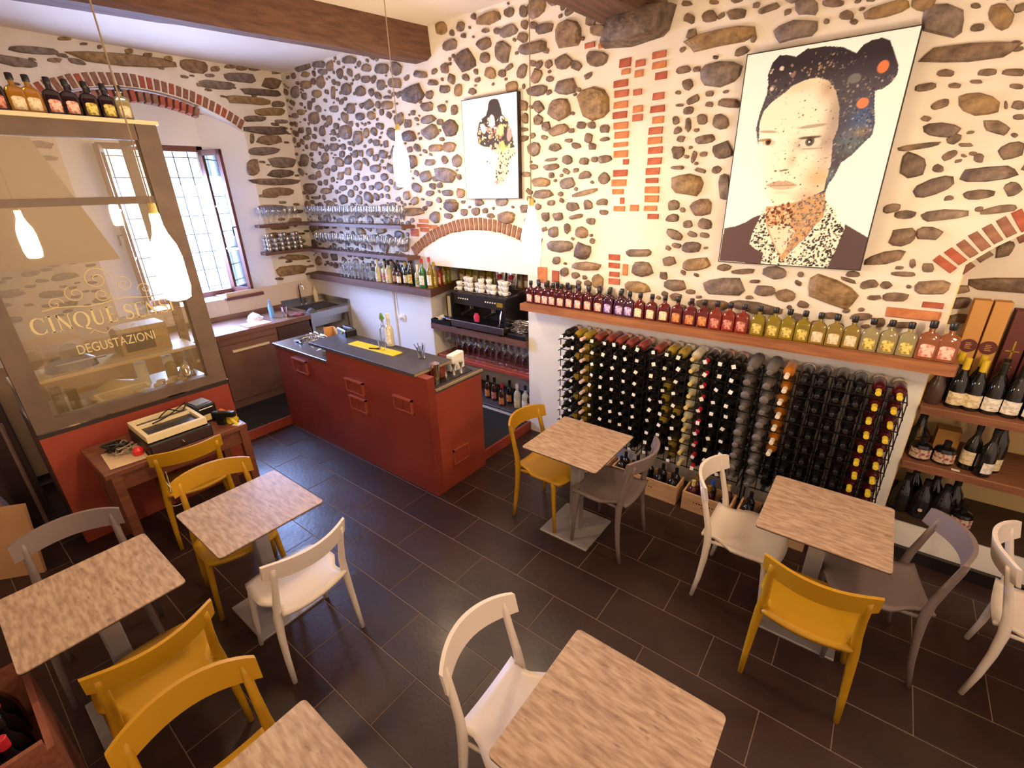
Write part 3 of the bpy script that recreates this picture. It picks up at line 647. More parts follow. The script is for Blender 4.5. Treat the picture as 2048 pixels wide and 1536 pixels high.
sp('rim', MB().box(XW + .012, -3.80, .85, 1.44, .985, 1.01).box(-3.36, -3.25, .85, 1.44, .985, 1.01).box(-3.80, -3.36, .85, .92, .985, 1.01).box(-3.80, -3.36, 1.37, 1.44, .985, 1.01), m_steel)
sp('basin', MB().box(-3.80, -3.36, .92, 1.37, .80, .81).box(-3.81, -3.80, .91, 1.38, .80, .99).box(-3.36, -3.35, .91, 1.38, .80, .99).box(-3.80, -3.36, .91, .92, .80, .99).box(-3.80, -3.36, 1.37, 1.38, .80, .99), m_steel)
sp('apron', MB().box(-3.26, -3.245, .85, 1.44, .925, 1.005), m_steel)
sp('backsplash', MB().box(XW + .012, XW + .03, .85, 1.44, 1.01, 1.09).box(XW + .03, -3.25, 1.425, 1.445, 1.01, 1.09), m_steel)
for x, y in ((-3.27, .87), (-3.27, 1.42), (-3.9, .87), (-3.9, 1.42)): sp('leg', MB().box(x - .02, x + .02, y - .02, y + .02, .095, .985), m_steel)
sp('tap', MB().tube([(-3.88, 1.10, 1.01), (-3.88, 1.10, 1.24), (-3.86, 1.10, 1.285), (-3.80, 1.10, 1.29), (-3.76, 1.10, 1.27), (-3.745, 1.10, 1.22)], .011, 8), m_chrome, True)
sp('tap_lever', MB().tube([(-3.87, 1.16, 1.01), (-3.87, 1.16, 1.08), (-3.83, 1.17, 1.10)], .014, 8), m_chrome, True)

# ================================================================== GLASS DISPLAY FRONT WITH ORANGE PANEL
DX = -1.97
dp = thing('display_partition', 'brown framed glass display partition above an orange panel, with etched lettering', 'partition', (DX, -1.35, 0))
def dd(name, mb, m, parent=dp, smooth=False):
    mb.v = [(p[0] - DX, p[1] + 1.35, p[2]) for p in mb.v]; return obj(name, mb, m, parent, smooth)
dd('lower_panel', MB().box(DX - .04, DX + .02, -1.975, -.73, 0, .895), m_orange)
dd('bottom_rail', MB().box(DX - .05, DX + .025, -1.975, -.73, .935, 1.012), m_frame)
dd('metal_strip', MB().box(DX - .05, DX + .03, -1.975, -.73, .925, .936), m_chrome); dd('dark_rail', MB().box(DX - .05, DX + .022, -1.975, -.73, .893, .926), m_tedge)  # thin dark rail just below the chrome strip
dd('post', MB().box(DX - .06, DX + .02, -1.975, -1.855, 1.01, 2.90), m_frame); dd('post', MB().box(DX - .06, DX + .02, -.865, -.73, 1.01, 2.90), m_frame)
dd('transom', MB().box(DX - .04, DX + .01, -1.86, -.86, 2.385, 2.435), m_frame); dd('top_rail', MB().box(DX - .06, DX + .02, -1.86, -.86, 2.80, 2.90), m_frame)
dd('top_board', MB().box(DX - .28, DX + .045, -2.1, -.72, 2.90, 2.925), m_cream)
dd('side_post', MB().box(-2.6, -2.56, -.80, -.73, 0, 2.90), m_frame); dd('side_rail', MB().box(-2.57, DX - .05, -.79, -.74, 2.80, 2.90), m_frame)
dd('glass_pane', MB().box(DX - .02, DX - .014, -1.86, -.86, 1.01, 2.385), m_disp); dd('glass_pane', MB().box(DX - .02, DX - .014, -1.86, -.86, 2.435, 2.80), m_disp)
# lettering and flourish on the glass
def lettering(txt, y0, y1, z0, h, tilt=0.0):
    cu = bpy.data.curves.new('lettering', 'FONT'); cu.body = txt; cu.size = 1.0; cu.extrude = .0; cu.space_character = 1.02
    tmp = bpy.data.objects.new('tmp', cu); COL.objects.link(tmp); dg = bpy.context.evaluated_depsgraph_get(); dg.update()
    me = bpy.data.meshes.new_from_object(tmp.evaluated_get(dg)); bpy.data.objects.remove(tmp, do_unlink=True)
    xs = [v.co.x for v in me.vertices]; ys = [v.co.y for v in me.vertices]; wx = max(xs) - min(xs); wy = max(ys) - min(ys)
    for v in me.vertices:
        a = (v.co.x - min(xs)) / wx; bq = (v.co.y - min(ys)) / wy
        v.co = (0.012, y0 + a * (y1 - y0) + 1.35, z0 + bq * h + tilt * a)
    me.materials.clear(); me.materials.append(m_etch)
    o = link('lettering', me, dp); o.location = (-.024, 0, 0); return o
lettering('DEGUSTAZIONI', -1.60, -1.13, 1.405, .066)
def stroke(mb, pts, wd):
    n = len(pts); vs = []
    for i, (x, y) in enumerate(pts):
        x0, y0 = pts[max(i - 1, 0)]; x1, y1 = pts[min(i + 1, n - 1)]; L = math.hypot(x1 - x0, y1 - y0) or 1; nx, ny = -(y1 - y0) / L, (x1 - x0) / L
        h = (wd[i] if hasattr(wd, '__len__') else wd) / 2; vs += [(0, x + nx * h, y + ny * h), (0, x - nx * h, y - ny * h)]
    mb.add(vs, [(2 * i, 2 * i + 1, 2 * i + 3, 2 * i + 2) for i in range(n - 1)])
def arc(cx, cy, rx, ry, a0, a1, n=20): return [(cx + rx * math.cos(math.radians(a0 + (a1 - a0) * i / n)), cy + ry * math.sin(math.radians(a0 + (a1 - a0) * i / n))) for i in range(n + 1)]
def fat(pts, cx, thin=.05, thick=.16, rx=.4): return [thin + (thick - thin) * min(abs(x - cx) / rx, 1) ** 1.5 for x, y in pts]
def serif_glyph(ch):
    m = MB(); bar = lambda x0, x1, y: stroke(m, [(x0, y), (x1, y)], .05)
    if ch == 'I': stroke(m, [(.2, 0), (.2, 1)], .15); bar(.02, .38, .025); bar(.02, .38, .975); return m, .42
    if ch == 'N': stroke(m, [(.14, 0), (.14, 1)], .06); stroke(m, [(.12, .99), (.72, .01)], .16); stroke(m, [(.72, 0), (.72, 1)], .06); bar(0, .28, .025); bar(0, .2, .975); bar(.58, .86, .975); return m, .9
    if ch == 'E': stroke(m, [(.18, 0), (.18, 1)], .15); bar(.0, .6, .025); bar(.0, .58, .975); bar(.2, .48, .52); stroke(m, [(.6, 0), (.6, .2)], .04); stroke(m, [(.57, 1), (.57, .82)], .04); stroke(m, [(.48, .42), (.48, .62)], .04); return m, .68
    if ch == 'U': stroke(m, [(.18, 1), (.18, .32)] , .15); pts = arc(.43, .32, .25, .3, 180, 360); stroke(m, pts, [.15 - .1 * i / 20 for i in range(21)]); stroke(m, [(.68, .32), (.68, 1)], .06); bar(0, .36, .975); bar(.55, .82, .975); return m, .86
    if ch == 'C': pts = arc(.45, .5, .4, .48, 48, 312, 28); stroke(m, pts, fat(pts, .52)); stroke(m, [(.74, .98), (.74, .70)], .05); stroke(m, [(.74, .02), (.74, .26)], .04); return m, .84
    if ch == 'Q': pts = arc(.46, .5, .4, .48, 0, 360, 32); stroke(m, pts, fat(pts, .46)); stroke(m, [(.42, .06), (.62, -.10), (.86, -.20)], [.06, .13, .04]); return m, .94
    pts = arc(.32, .74, .22, .23, 20, 250, 14) + arc(.30, .26, .24, .24, 70, -160, 16); stroke(m, pts, [.05 + .10 * math.exp(-((i - 15) / 7.0) ** 2) for i in range(len(pts))]); stroke(m, [(.54, .98), (.54, .70)], .04); stroke(m, [(.06, .02), (.06, .28)], .04); return m, .62
yy = 0.0; word = []
for ch in 'CINQUE SENSI':
    if ch == ' ': yy += .40; continue
    g_, w_ = serif_glyph(ch); word.append((g_, yy)); yy += w_ + .06
ks = (.845) / yy
for g_, y_ in word:
    dd('letter', MB().add([(DX - .0115, -1.78 + (p[1] + y_) * ks, 1.587 + p[2] * .112) for p in g_.v], g_.f), m_etch)
def swirl(c, r, turns, a0, s=1):
    return [(DX - .010, c[0] + s * r * (1 - t * .85) * math.cos(a0 + turns * 2 * PI * t), c[1] + r * (1 - t * .85) * math.sin(a0 + turns * 2 * PI * t)) for t in [i / 26 for i in range(27)]]
fl = MB()
for c, r, tn, a0, s in (((-1.36, 1.90), .085, 1.6, 0, 1), ((-1.50, 1.82), .06, 1.4, 2, 1), ((-1.22, 1.84), .06, 1.4, 1, -1), ((-1.62, 1.77), .045, 1.2, 0, 1), ((-1.10, 1.79), .045, 1.2, 0, -1), ((-1.36, 1.79), .05, 1.5, 3, -1)):
    fl.tube(swirl(c, r, tn, a0, s), .0035, 4)
fl.tube([(DX - .010, -1.70 + i * .08, 1.735 + .012 * math.sin(i * 1.4)) for i in range(9)], .004, 4)
fl.tube([(DX - .010, -1.50 + i * .03, 1.535 + .02 * math.sin(i * 1.7)) for i in range(10)], .003, 4)
dd('etched_flourish', fl, m_etch)
# serving shelf and worktop behind the glass
kb = thing('pass_counter', 'steel worktop and shelf behind the display glass', 'counter', (-2.3, -1.35, 0))
def kq(name, mb, m, parent=kb):
    mb.v = [(p[0] + 2.3, p[1] + 1.35, p[2]) for p in mb.v]; return obj(name, mb, m, parent)
kq('worktop', MB().bbox(-2.55, DX - .06, -1.97, -.82, .94, .97, .003), m_steel); kq('shelf', MB().bbox(-2.45, -2.12, -1.97, -.82, 1.225, 1.25, .003), m_cream)
for y in (-1.95, -.86): kq('bracket', MB().box(-2.44, -2.41, y - .015, y + .015, .97, 1.225), m_steel)
kq('base_cabinet', MB().box(-2.55, DX - .06, -1.97, -.82, 0, .94), m_browncab)
tag(obj('kitchen_hood', MB().add([(-3.9, -2.6, 1.95), (-2.75, -2.6, 1.95), (-2.75, -1.0, 1.95), (-3.9, -1.0, 1.95), (-3.9, -2.4, 2.9), (-3.3, -2.4, 2.9), (-3.3, -1.2, 2.9), (-3.9, -1.2, 2.9)],
    [(0, 3, 2, 1), (4, 5, 6, 7), (0, 1, 5, 4), (1, 2, 6, 5), (2, 3, 7, 6), (3, 0, 4, 7)]), mat('hood_steel', (206, 176, 124), .35, metal=.6)), 'large brushed metal extractor hood behind the display glass', 'hood')
tag(obj('back_worktop', MB().bbox(-3.95, -3.3, -2.7, -.75, .095, .98, .004), mat('kitchen_tan', (186, 152, 108), .5)), 'tan kitchen worktop unit behind the glass partition', 'counter')

# ================================================================== TILL DESK
dk = thing('till_desk', 'dark wooden desk with thick legs in front of the orange panel', 'desk', (-1.6, -1.36, 0))
def dq(name, mb, m, parent=dk):
    mb.v = [(p[0] + 1.6, p[1] + 1.36, p[2]) for p in mb.v]; return obj(name, mb, m, parent)
dq('desk_top', MB().bbox(-1.88, -1.30, -1.81, -.90, .725, .76, .004), m_wood)
for x in (-1.85, -1.36):
    for y in (-1.78, -.96): dq('leg', MB().box(x, x + .055, y, y + .055, 0, .725), m_wood)
dq('apron', MB().box(-1.355, -1.33, -1.73, -.955, .60, .725), m_wood); dq('side_apron', MB().box(-1.80, -1.36, -1.775, -1.75, .2, .725), m_wood); dq('side_apron', MB().box(-1.80, -1.36, -.945, -.92, .60, .725), m_wood)
# ================================================================== PENDANT LAMPS (bottle shaped glass shades)
m_lamp = mat('lamp_glow', (255, 230, 190), .4, emit=LAMP_C, estr=LAMP_E)
m_cord = mat('lamp_cord', (176, 150, 120), .7); m_sock = mat('lamp_socket', (214, 190, 120), .35, metal=.4)
def pendant(x, y, ztop, label, L=.42):
    t = thing('pendant_lamp', label, 'lamp', (x, y, ztop), 0, 'bottle shaped pendant lamps')
    obj('cord', MB().tube([(0, 0, 0), (0, 0, CEIL - ztop - .02)], .0035, 6), m_cord, t)
    obj('ceiling_rose', MB().lathe([(CEIL - ztop - .03, .045), (CEIL - ztop - .002, .05)], 12), m_cord, t)
    obj('socket', MB().lathe([(-.055, .019), (-.005, .017), (0, .008)], 10), m_sock, t, True)
    s = L / .42
    obj('glass_shade', MB().lathe([(-.45 * s, .034), (-.44 * s, .052), (-.39 * s, .062), (-.25 * s, .062), (-.19 * s, .052), (-.14 * s, .031), (-.10 * s, .022), (-.05, .020)], 16), m_lamp, t, 'all')
    return t
pendant(-.775, .5, 2.90, 'glowing bottle pendant lamp hanging over the bar counter')
_l2 = on_y(1062, 395, .30); pendant(_l2.x, .30, _l2.z, 'glowing bottle pendant lamp hanging over the table by the rack', .36)
pendant(-.32, -1.395, 2.40, 'glowing bottle pendant lamp hanging before the lettered display glass')
for x, y in ((3.15, .15), (3.5, -2.4)): pendant(x, y, 2.5, 'glowing bottle pendant lamp added out of view to warm the right of the room')  # unseen pendants, added for warm light on the right wall and tables

# ================================================================== BOTTLES
CACHE = {}
def cached(key, fn):
    if key not in CACHE: CACHE[key] = fn()
    return CACHE[key]
def gl(name, rgb, rough=.1, trans=0.0): return mat(name, rgb, rough, spec=.6, coat=.4, trans=trans)
G = {'dark': gl('glass_dark', (24, 22, 20)), 'black': gl('glass_black', (20, 19, 21)), 'gold': gl('glass_gold', (146, 122, 44)), 'rose': gl('glass_rose', (126, 58, 52)),
     'clear': gl('glass_pale', (196, 188, 160)), 'amber': gl('glass_amber', (176, 104, 30)), 'burg': gl('glass_burgundy', (70, 18, 24)), 'green': gl('glass_green', (44, 96, 52)),
     'brown': gl('glass_brown', (60, 34, 22)), 'wrap': mat('grey_wrap', (104, 96, 92), .7, bump=.5, bscale=25)}
F = {'black': m_black, 'pink': mat('foil_pink', (226, 190, 176), .4), 'cream': mat('foil_cream', (214, 190, 120), .4), 'red': mat('foil_red', (178, 34, 50), .4), 'white': mat('foil_white', (238, 222, 196), .4),
     'yellow': mat('foil_yellow', (222, 190, 50), .4), 'grey': G['wrap'], 'gold': mat('foil_gold', (190, 150, 50), .35, metal=.6), 'blue': mat('foil_blue', (60, 90, 190), .4)}
m_tag = mat('price_tag', (244, 240, 232), .6)
LBL = {k: mat('label_' + k, c, .6, rgb2=d, nscale=60, contrast=(.45, .6)) for k, (c, d) in {'cream': ((232, 218, 184), (200, 176, 130)), 'white': ((240, 236, 226), (206, 196, 184)), 'red': ((216, 150, 128), (150, 52, 44)),
       'pink': ((232, 196, 178), (196, 110, 90)), 'purple': ((206, 186, 222), (120, 80, 150)), 'yellow': ((226, 206, 110), (150, 120, 40)), 'orange': ((214, 150, 90), (170, 90, 40)), 'brown': ((196, 150, 104), (140, 84, 50)), 'floral': ((206, 190, 170), (150, 60, 48)), 'green': ((170, 180, 110), (90, 110, 50))}.items()}
WINE = [(0, .026), (.004, .036), (.012, .0375), (.185, .0375), (.205, .034), (.222, .022), (.232, .0155), (.262, .0140)]
def wine_body(k): return cached(('wb', k), lambda: MB().lathe(WINE, 12).data('bottle_glass', G[k], 'all' if False else True))
def wine_caps(k): return cached(('wc', k), lambda: MB().lathe([(.240, .0160), (.262, .0148), (.288, .0155), (.298, .0155), (.300, .013)], 10).data('capsule', F[k], True))
def band(r, z0, z1, a0, a1, m, n=8, name='label'):
    """label patch on a round bottle, facing -y"""
    def f():
        vs = []
        for i in range(n + 1):
            a = a0 + (a1 - a0) * i / n
            for z in (z0, z1): vs.append(((r + .0008) * math.cos(a), (r + .0008) * math.sin(a), z))
        return MB().add(vs, [(2 * i, 2 * i + 2, 2 * i + 3, 2 * i + 1) for i in range(n)]).data(name, m, 'all')
    return cached((name, r, z0, z1, a0, a1, m.name), f)
def lie(o): o.rotation_euler = (PI / 2, 0, 0)      # bottle axis +z turned to -y: neck into the room
# ---- the wine rack: three modules of black metal bars
MODS = [(.34, .0985), (1.165, .0965), (1.965, .0985)]
ROWZ = [1.225 - .0985 * i for i in range(10)]
for mi, (x0, p) in enumerate(MODS):
    t = thing('wine_rack', ('black metal wine rack module beside the white pillar', 'black metal wine rack module in the middle, with red capsules in it', 'black metal wine rack module with yellow capsules next to the right niche')[mi], 'wine rack', (x0, 1.3, 0), 0, 'black metal wine rack modules')
    zb, zt = ROWZ[-1] - .045, ROWZ[0] - .052
    up = cached(('rk', 'u', zb, zt), lambda: MB().box(-.003, .003, -.003, .003, zb - .01, zt).data('upright', m_blackmetal)); ul = cached(('rk', 'l'), lambda: MB().box(-.004, .004, -.004, .004, 0, zt).data('upright', m_blackmetal))
    for yy in (-.10, .135):
        for c in range(9): link('upright', ul if c in (0, 8) and yy > 0 else up, t, ((c - .5) * p, yy, 0))
        bar_ = cached(('rk', 'b', mi), lambda: MB().box(-.5 * p, 7.5 * p, -.003, .003, -.003, .003).data('crossbar', m_blackmetal))
        for z in ROWZ: link('crossbar', bar_, t, (0, yy, z - .0455))
    sb = cached(('rk', 's'), lambda: MB().box(-.003, .003, -.14, .135, -.003, .003).data('side_bar', m_blackmetal))
    for z in ROWZ[::1]:
        for c in (0, 8): link('side_bar', sb, t, ((c - .5) * p, 0, z - .047))
KSAY = {'tag': 'white-tagged dark wine bottle', 'goldtag': 'white-tagged golden green wine bottle', 'rosetag': 'white-tagged rosy red wine bottle', 'pink': 'golden bottle with pale pink capsule', 'cream': 'pale bottle with cream capsule', 'red': 'dark bottle with bright red capsule', 'wrap': 'bottle wrapped in grey tissue', 'amber': 'amber bottle with white capsule', 'black': 'plain untagged black bottle', 'burg': 'burgundy bottle with yellow capsule'}
KIND = {  # glass, capsule, tag?, label text, group
    'tag': ('dark', 'black', True, 'dark wine bottle lying in the rack with a white neck tag'),
    'goldtag': ('gold', 'black', True, 'golden green wine bottle lying in the rack with a white neck tag'),
    'rosetag': ('rose', 'black', True, 'rosy red wine bottle lying on the top row of the rack with a white tag'),
    'pink': ('gold', 'pink', False, 'golden wine bottle lying in the rack with a pale pink capsule'),
    'cream': ('clear', 'cream', False, 'pale clear wine bottle lying in the rack with a cream capsule'),
    'red': ('dark', 'red', True, 'dark wine bottle lying in the rack with a bright red capsule'),
    'wrap': ('wrap', 'grey', False, 'bottle wrapped in grey tissue lying in the rack'),
    'amber': ('amber', 'white', False, 'amber wine bottle lying in the rack with a white capsule'),
    'black': ('black', 'black', False, 'plain black wine bottle without a tag lying in the rack'),
    'burg': ('burg', 'yellow', False, 'burgundy red wine bottle lying in the rack with a yellow capsule')}
LAY = [['tag', 'goldtag', 'pink', 'tag', 'tag', 'tag', 'tag', 'tag'], ['tag', 'goldtag', 'goldtag', 'cream', 'red', 'tag', 'tag', 'wrap'], ['wrap', 'amber', 'black', 'black', 'black', 'black', 'burg', 'burg']]
def tag_mesh(): return cached('tag', lambda: MB().box(-.0135, .0135, -.0008, .0008, -.0135, .0135).data('price_tag', m_tag))
for mi, (x0, p) in enumerate(MODS):
    for c in range(8):
        for r in range(10):
            k = LAY[mi][c]
            if r == 0 and mi == 0 and c >= 3: k = 'rosetag'
            if r == 0 and mi == 1 and c == 0: k = 'rosetag'
            if k == 'amber' and r > 6: k = 'black'
            if k == 'goldtag' and r > 0 and R.random() < .55: k = 'tag'
            g, f, tg, lab = KIND[k]; lab = '%s, %s rack row down, %s column from the pillar' % (KSAY[k], ordn(r), ordn(mi * 8 + c))
            t = thing('wine_bottle', lab, 'bottle', (x0 + c * p + R.uniform(-.004, .004), 1.44 + R.uniform(-.012, .008), ROWZ[r] + R.uniform(-.003, .003) - .0), 0, k + ' bottles in the wine rack')
            t.rotation_euler = (PI / 2 + R.uniform(-.03, .01), R.uniform(-PI, PI) if k != 'wrap' else 0, R.uniform(-.03, .03))
            t.rotation_euler = (PI / 2, 0, R.uniform(-.02, .02))
            if k == 'wrap':
                b = cached(('wrapb', r % 3), lambda: MB().lathe([(0, .03), (.006, .04), (.1, .0405), (.19, .039), (.22, .03), (.24, .018), (.262, .015), (.285, .022 + .004 * (r % 3)), (.30, .012)], 11).data('tissue_wrap', G['wrap'], True))
                link('tissue_wrap', b, t); continue
            link('bottle_glass', wine_body(g), t); link('capsule', wine_caps(f), t)
            if r == 0 or k in ('burg', 'amber', 'black', 'cream', 'pink'):
                link('label', band(.0375, .015, .075 if k != 'black' else .05, 0, PI, LBL['cream' if k in ('burg', 'amber') else 'pink' if k in ('tag', 'rosetag', 'pink') else 'white']), t) if (r == 0 and R.random() < .85) else None
            if tg:
                # tag hangs tilted over the bottle neck, facing the room
                o = link('price_tag', tag_mesh(), t, (R.uniform(-.006, .006), .0172, .262))
                o.location = (R.uniform(-.004, .006), .002 + R.uniform(-.004, .008), .3035); o.rotation_euler = (PI / 2 + R.uniform(-.2, .2), R.uniform(-.2, .2), R.uniform(-.5, .5))
                o.scale = (1.0, 1.0, R.uniform(.85, 1.15))
# ---- liqueur flasks on the long shelf
def flask_parts(liq, lab, cap='black', s=1.0):
    g = gl('liqueur_%s' % liq, LIQ[liq], .08, .35)
    body = cached(('fl', liq), lambda: MB().loft([(0, .039, .024), (.004, .044, .028), (.108, .044, .028), (.128, .040, .025), (.140, .026, .018, 3), (.147, .0135, .0135, 2), (.178, .0135, .0135, 2)], 16, 5).data('bottle_glass', g, True))
    capm = cached(('flc', cap), lambda: MB().lathe([(.168, .0165), (.170, .0175), (.202, .0175), (.206, .015)], 10).data('cap', F[cap], True))
    lb = cached(('fll', lab), lambda: MB().loft([(.018, .031, .0288, 9), (.022, .032, .0290, 9), (.078, .032, .0290, 9), (.086, .026, .0288, 6)], 16, 9).data('label', LBL[lab], True))
    return body, capm, lb
LIQ = {'red': (84, 16, 26), 'purple': (72, 24, 54), 'crimson': (110, 24, 28), 'orange': (150, 44, 28), 'yellow': (156, 134, 16), 'pale': (158, 130, 50), 'clear': (170, 156, 110), 'amber': (156, 88, 48), 'dark': (48, 26, 30), 'ochre': (184, 124, 32)}
LNAME = {'red': 'dark red', 'purple': 'purple', 'crimson': 'crimson', 'orange': 'orange red', 'yellow': 'yellow green', 'pale': 'pale gold', 'clear': 'nearly clear', 'amber': 'amber', 'dark': 'dark', 'ochre': 'ochre'}
def flask(x, y, z, liq, lab, rz=0, label=None, group=None, cap='black', sc=1.0):
    t = thing('liqueur_bottle', label or '%s liqueur flask with dark cap standing on the long shelf' % LNAME[liq], 'bottle', (x, y, z), rz, group or '%s liqueur flasks on the long shelf' % LNAME[liq])
    b, c, l = flask_parts(liq, lab, cap); t.scale = (sc, sc, sc)
    link('bottle_glass', b, t); link('cap', c, t); link('label', l, t)
SH = [(u, 'red', 'pink') for u in (1062, 1078, 1092, 1106, 1123, 1140, 1158, 1176, 1198)] + [(u, 'purple', 'purple') for u in (1217, 1240, 1258)] + [(1279, 'crimson', 'cream'), (1302, 'crimson', 'cream'), (1327, 'crimson', 'cream'),
      (1353, 'crimson', 'orange'), (1380, 'crimson', 'orange'), (1405, 'crimson', 'orange')] + [(u, 'orange', 'red') for u in (1430, 1456, 1483)] + [(u, 'yellow', 'yellow') for u in (1514, 1545, 1573, 1603)] + [(u, 'pale', 'cream') for u in (1634, 1666, 1700)] + [(u, 'clear', 'yellow') for u in (1737, 1773, 1811)]
for si, (u, liq, lab) in enumerate(SH):
    v = 600 + (u - 1062) * .128; p = on_y(u, v, 1.33); flask(p.x, 1.33 + R.uniform(-.006, .006), 1.425, liq, lab, R.uniform(-.08, .08), '%s liqueur flask, %s in the front row of the long shelf from the niche' % (LNAME[liq], ordn(si)) if si < 20 else '%s liqueur flask, %s in the front row before the two amber bottles' % (LNAME[liq], ordn(len(SH) - 1 - si)), 'liqueur flasks on the long shelf', sc=1.0)
for u in (1852, 1891):
    p = on_y(u, 700 + (u - 1852) * .13, 1.33); t = thing('liqueur_bottle', 'amber liqueur bottle with big pink label at the end of the long shelf', 'bottle', (p.x, 1.33, 1.425), 0, 'amber bottles with pink labels')
    b, c, l = flask_parts('amber', 'pink'); t.scale = (1.12, 1.1, 1.12); link('bottle_glass', b, t); link('cap', c, t); link('label', l, t)
for i in range(9): flask(-.09 + i * .105, 1.405, 1.425, 'red', 'pink', 0, 'red liqueur flask in the second row behind others on the long shelf', 'second row of red liqueur flasks')
# flasks on top of the display partition
for i, (u, liq, lab, lb2) in enumerate(((4, 'dark', 'red', 'a'), (45, 'ochre', 'cream', 'b'), (76, 'ochre', 'cream', 'b'), (116, 'dark', 'pink', 'a'), (150, 'dark', 'pink', 'a'), (187, 'dark', 'yellow', 'c'), (222, 'dark', 'yellow', 'c'), (252, 'clear', 'cream', 'd'))):
    p = on_x(u, 215, DX); nm = {'a': 'dark liqueur flask with pink label on top of the display partition', 'b': 'ochre liqueur flask with round black stopper on top of the display partition', 'c': 'dark liqueur flask with yellow green label on top of the display partition', 'd': 'clear flask with cream label at the end of the display top board'}[lb2]
    flask(DX - .06, p.y, 2.925, liq, lab, PI / 2, nm, 'flasks on top of the display, type ' + lb2, sc=1.05)
for i in range(4): flask(DX - .17, -1.22 + i * .1, 2.925, 'dark', 'yellow', PI / 2, 'dark flask in the second row on top of the display partition', 'second row on top of the display', sc=1.0)

def round_bottle(x, y, z, prof, g, cap, lab, lz, label, group, rz=0, capz=None, cat='bottle', name='bottle'):
    t = thing(name, label, cat, (x, y, z), rz, group); key = (tuple(prof), g)
    rmax = max(r for _, r in prof); H = prof[-1][0]
    link('bottle_glass', cached(('rb',) + key, lambda: MB().lathe(prof, 12).data('bottle_glass', G[g] if g in G else gl('liqueur_%s' % g, LIQ[g]), True)), t)
    rt = prof[-1][1]; cz = capz or .04
    link('cap', cached(('rc', H, rt, cap, cz), lambda: MB().lathe([(H - cz, rt + .0025), (H + .004, rt + .0025), (H + .006, rt)], 10).data('cap', F[cap], True)), t)
    if lab: link('label', band(rmax, lz[0], lz[1], -PI * .85, -PI * .15, LBL[lab]), t)
    return t
def prof(h, r, rn, sh=.55): return ((0, r * .8), (.005, r), (h * sh, r), (h * (sh + .08), r * .9), (h * (sh + .16), rn * 1.35), (h * (sh + .2), rn), (h, rn))
# ---- spirits at the end of the corner shelf and inside the niche
SP = [('clear', 'white', 'cream'), ('clear', 'white', 'red'), ('clear', 'black', 'cream'), ('brown', 'black', 'brown'), ('brown', 'black', 'white'), ('dark', 'gold', 'cream'), ('dark', 'black', 'yellow'), ('clear', 'white', 'green'), ('green', 'red', 'white'),
      ('pale', 'red', 'white'), ('pale', 'gold', 'yellow'), ('orange', 'black', 'pink'), ('pale', 'black', 'cream'), ('yellow', 'gold', 'green')]
SPN = {'clear': 'clear', 'brown': 'brown', 'dark': 'dark', 'green': 'green', 'pale': 'pale gold', 'orange': 'orange', 'yellow': 'yellow green'}
for i, (g, c, l) in enumerate(SP):
    h = (.26, .24, .25, .22, .22, .26, .30, .24, .31, .33, .27, .24, .25, .25)[i]
    if i < 10: x = -2.38 + i * .098; y = 1.335 + (i % 2) * .02
    else: x = -1.50 - (i - 10) * .02; y = 1.42 + (i - 10) * .09
    round_bottle(x, y, 1.42, prof(h, .036 + (i % 3) * .002, .014), g, c, l, (h * .12, h * .45), '%s spirit bottle with %s label on the corner shelf beside the niche' % (SPN[g], l), 'spirit bottles on the corner shelf, %s %s' % (g, l))
for i in range(5): round_bottle(-2.33 + i * .12, 1.405, 1.42, prof(.28, .036, .014), 'clear' if i % 2 else 'brown', 'black', 'cream', (.03, .12), 'spirit bottle with black cap in the back row on the corner shelf', 'back row of spirits on the corner shelf')
for i in range(12):
    x = -1.50 + i * .105
    flask(x, 1.88, 1.42, ('pale', 'yellow', 'clear')[i % 3] if i < 8 else ('clear', 'amber')[i % 2], 'cream', 0, 'pale flask standing on the shelf at the back of the niche', 'pale flasks at the back of the niche', sc=1.02)
# ---- spirits at the bottom of the bar niche
for (u, v, g, c, l, h) in ((975, 795, 'brown', 'black', 'orange', .27), (988, 800, 'brown', 'black', 'red', .27), (1003, 811, 'brown', 'red', 'orange', .26), (1018, 806, 'dark', 'black', 'orange', .27), (1033, 815, 'clear', 'white', 'cream', .28), (1049, 820, 'clear', 'black', 'white', .28), (1059, 822, 'brown', 'black', 'red', .24)):
    p = on_z(u, v, .145); round_bottle(p.x, p.y + .02, .142, prof(h, .04, .015), g, c, l, (h * .1, h * .42), '%s spirit bottle with %s label on the bottom shelf of the bar niche' % (SPN.get(g, g), l), 'spirits on the bottom shelf, %s %s' % (g, l))
# ---- right niche bottles
WP = ((0, .036), (.006, .0425), (.15, .0425), (.19, .034), (.225, .018), (.24, .0155), (.31, .0150))
for u, v, f, lab, nm in ((1908, 800, 'yellow', 'cream', 'dark wine bottle with cream label and yellow capsule on the right niche shelf'), (1941, 806, 'yellow', 'cream', 'dark wine bottle with cream label and yellow capsule on the right niche shelf'), (1978, 815, 'black', 'white', 'dark wine bottle with white label and black seal on the right niche shelf'), (2015, 826, 'black', 'white', 'dark wine bottle with white label and black seal on the right niche shelf')):
    p = on_y(u, v, 1.50); t = round_bottle(p.x, 1.50, 1.105, WP, 'black', f, lab, (.025, .105), nm, 'standing bottles with %s capsules in the right niche' % f, capz=.065)
    if f == 'black': link('seal', cached('seal', lambda: MB().loft([(0, .008, .001, 2), (.001, .008, .001, 2)], 10, 2).xform(Matrix.Rotation(PI / 2, 4, 'X')).data('seal', m_black)), t, (0, -.0445, .045))
for i in range(5):
    f = 'yellow' if i < 2 else 'black'; round_bottle(2.92 + i * .098, 1.61, 1.105, WP, 'black', f, None, None, 'dark wine bottle in the back row on the right niche shelf, %s capsule' % f, 'back row %s capsules in the right niche' % f, capz=.065)
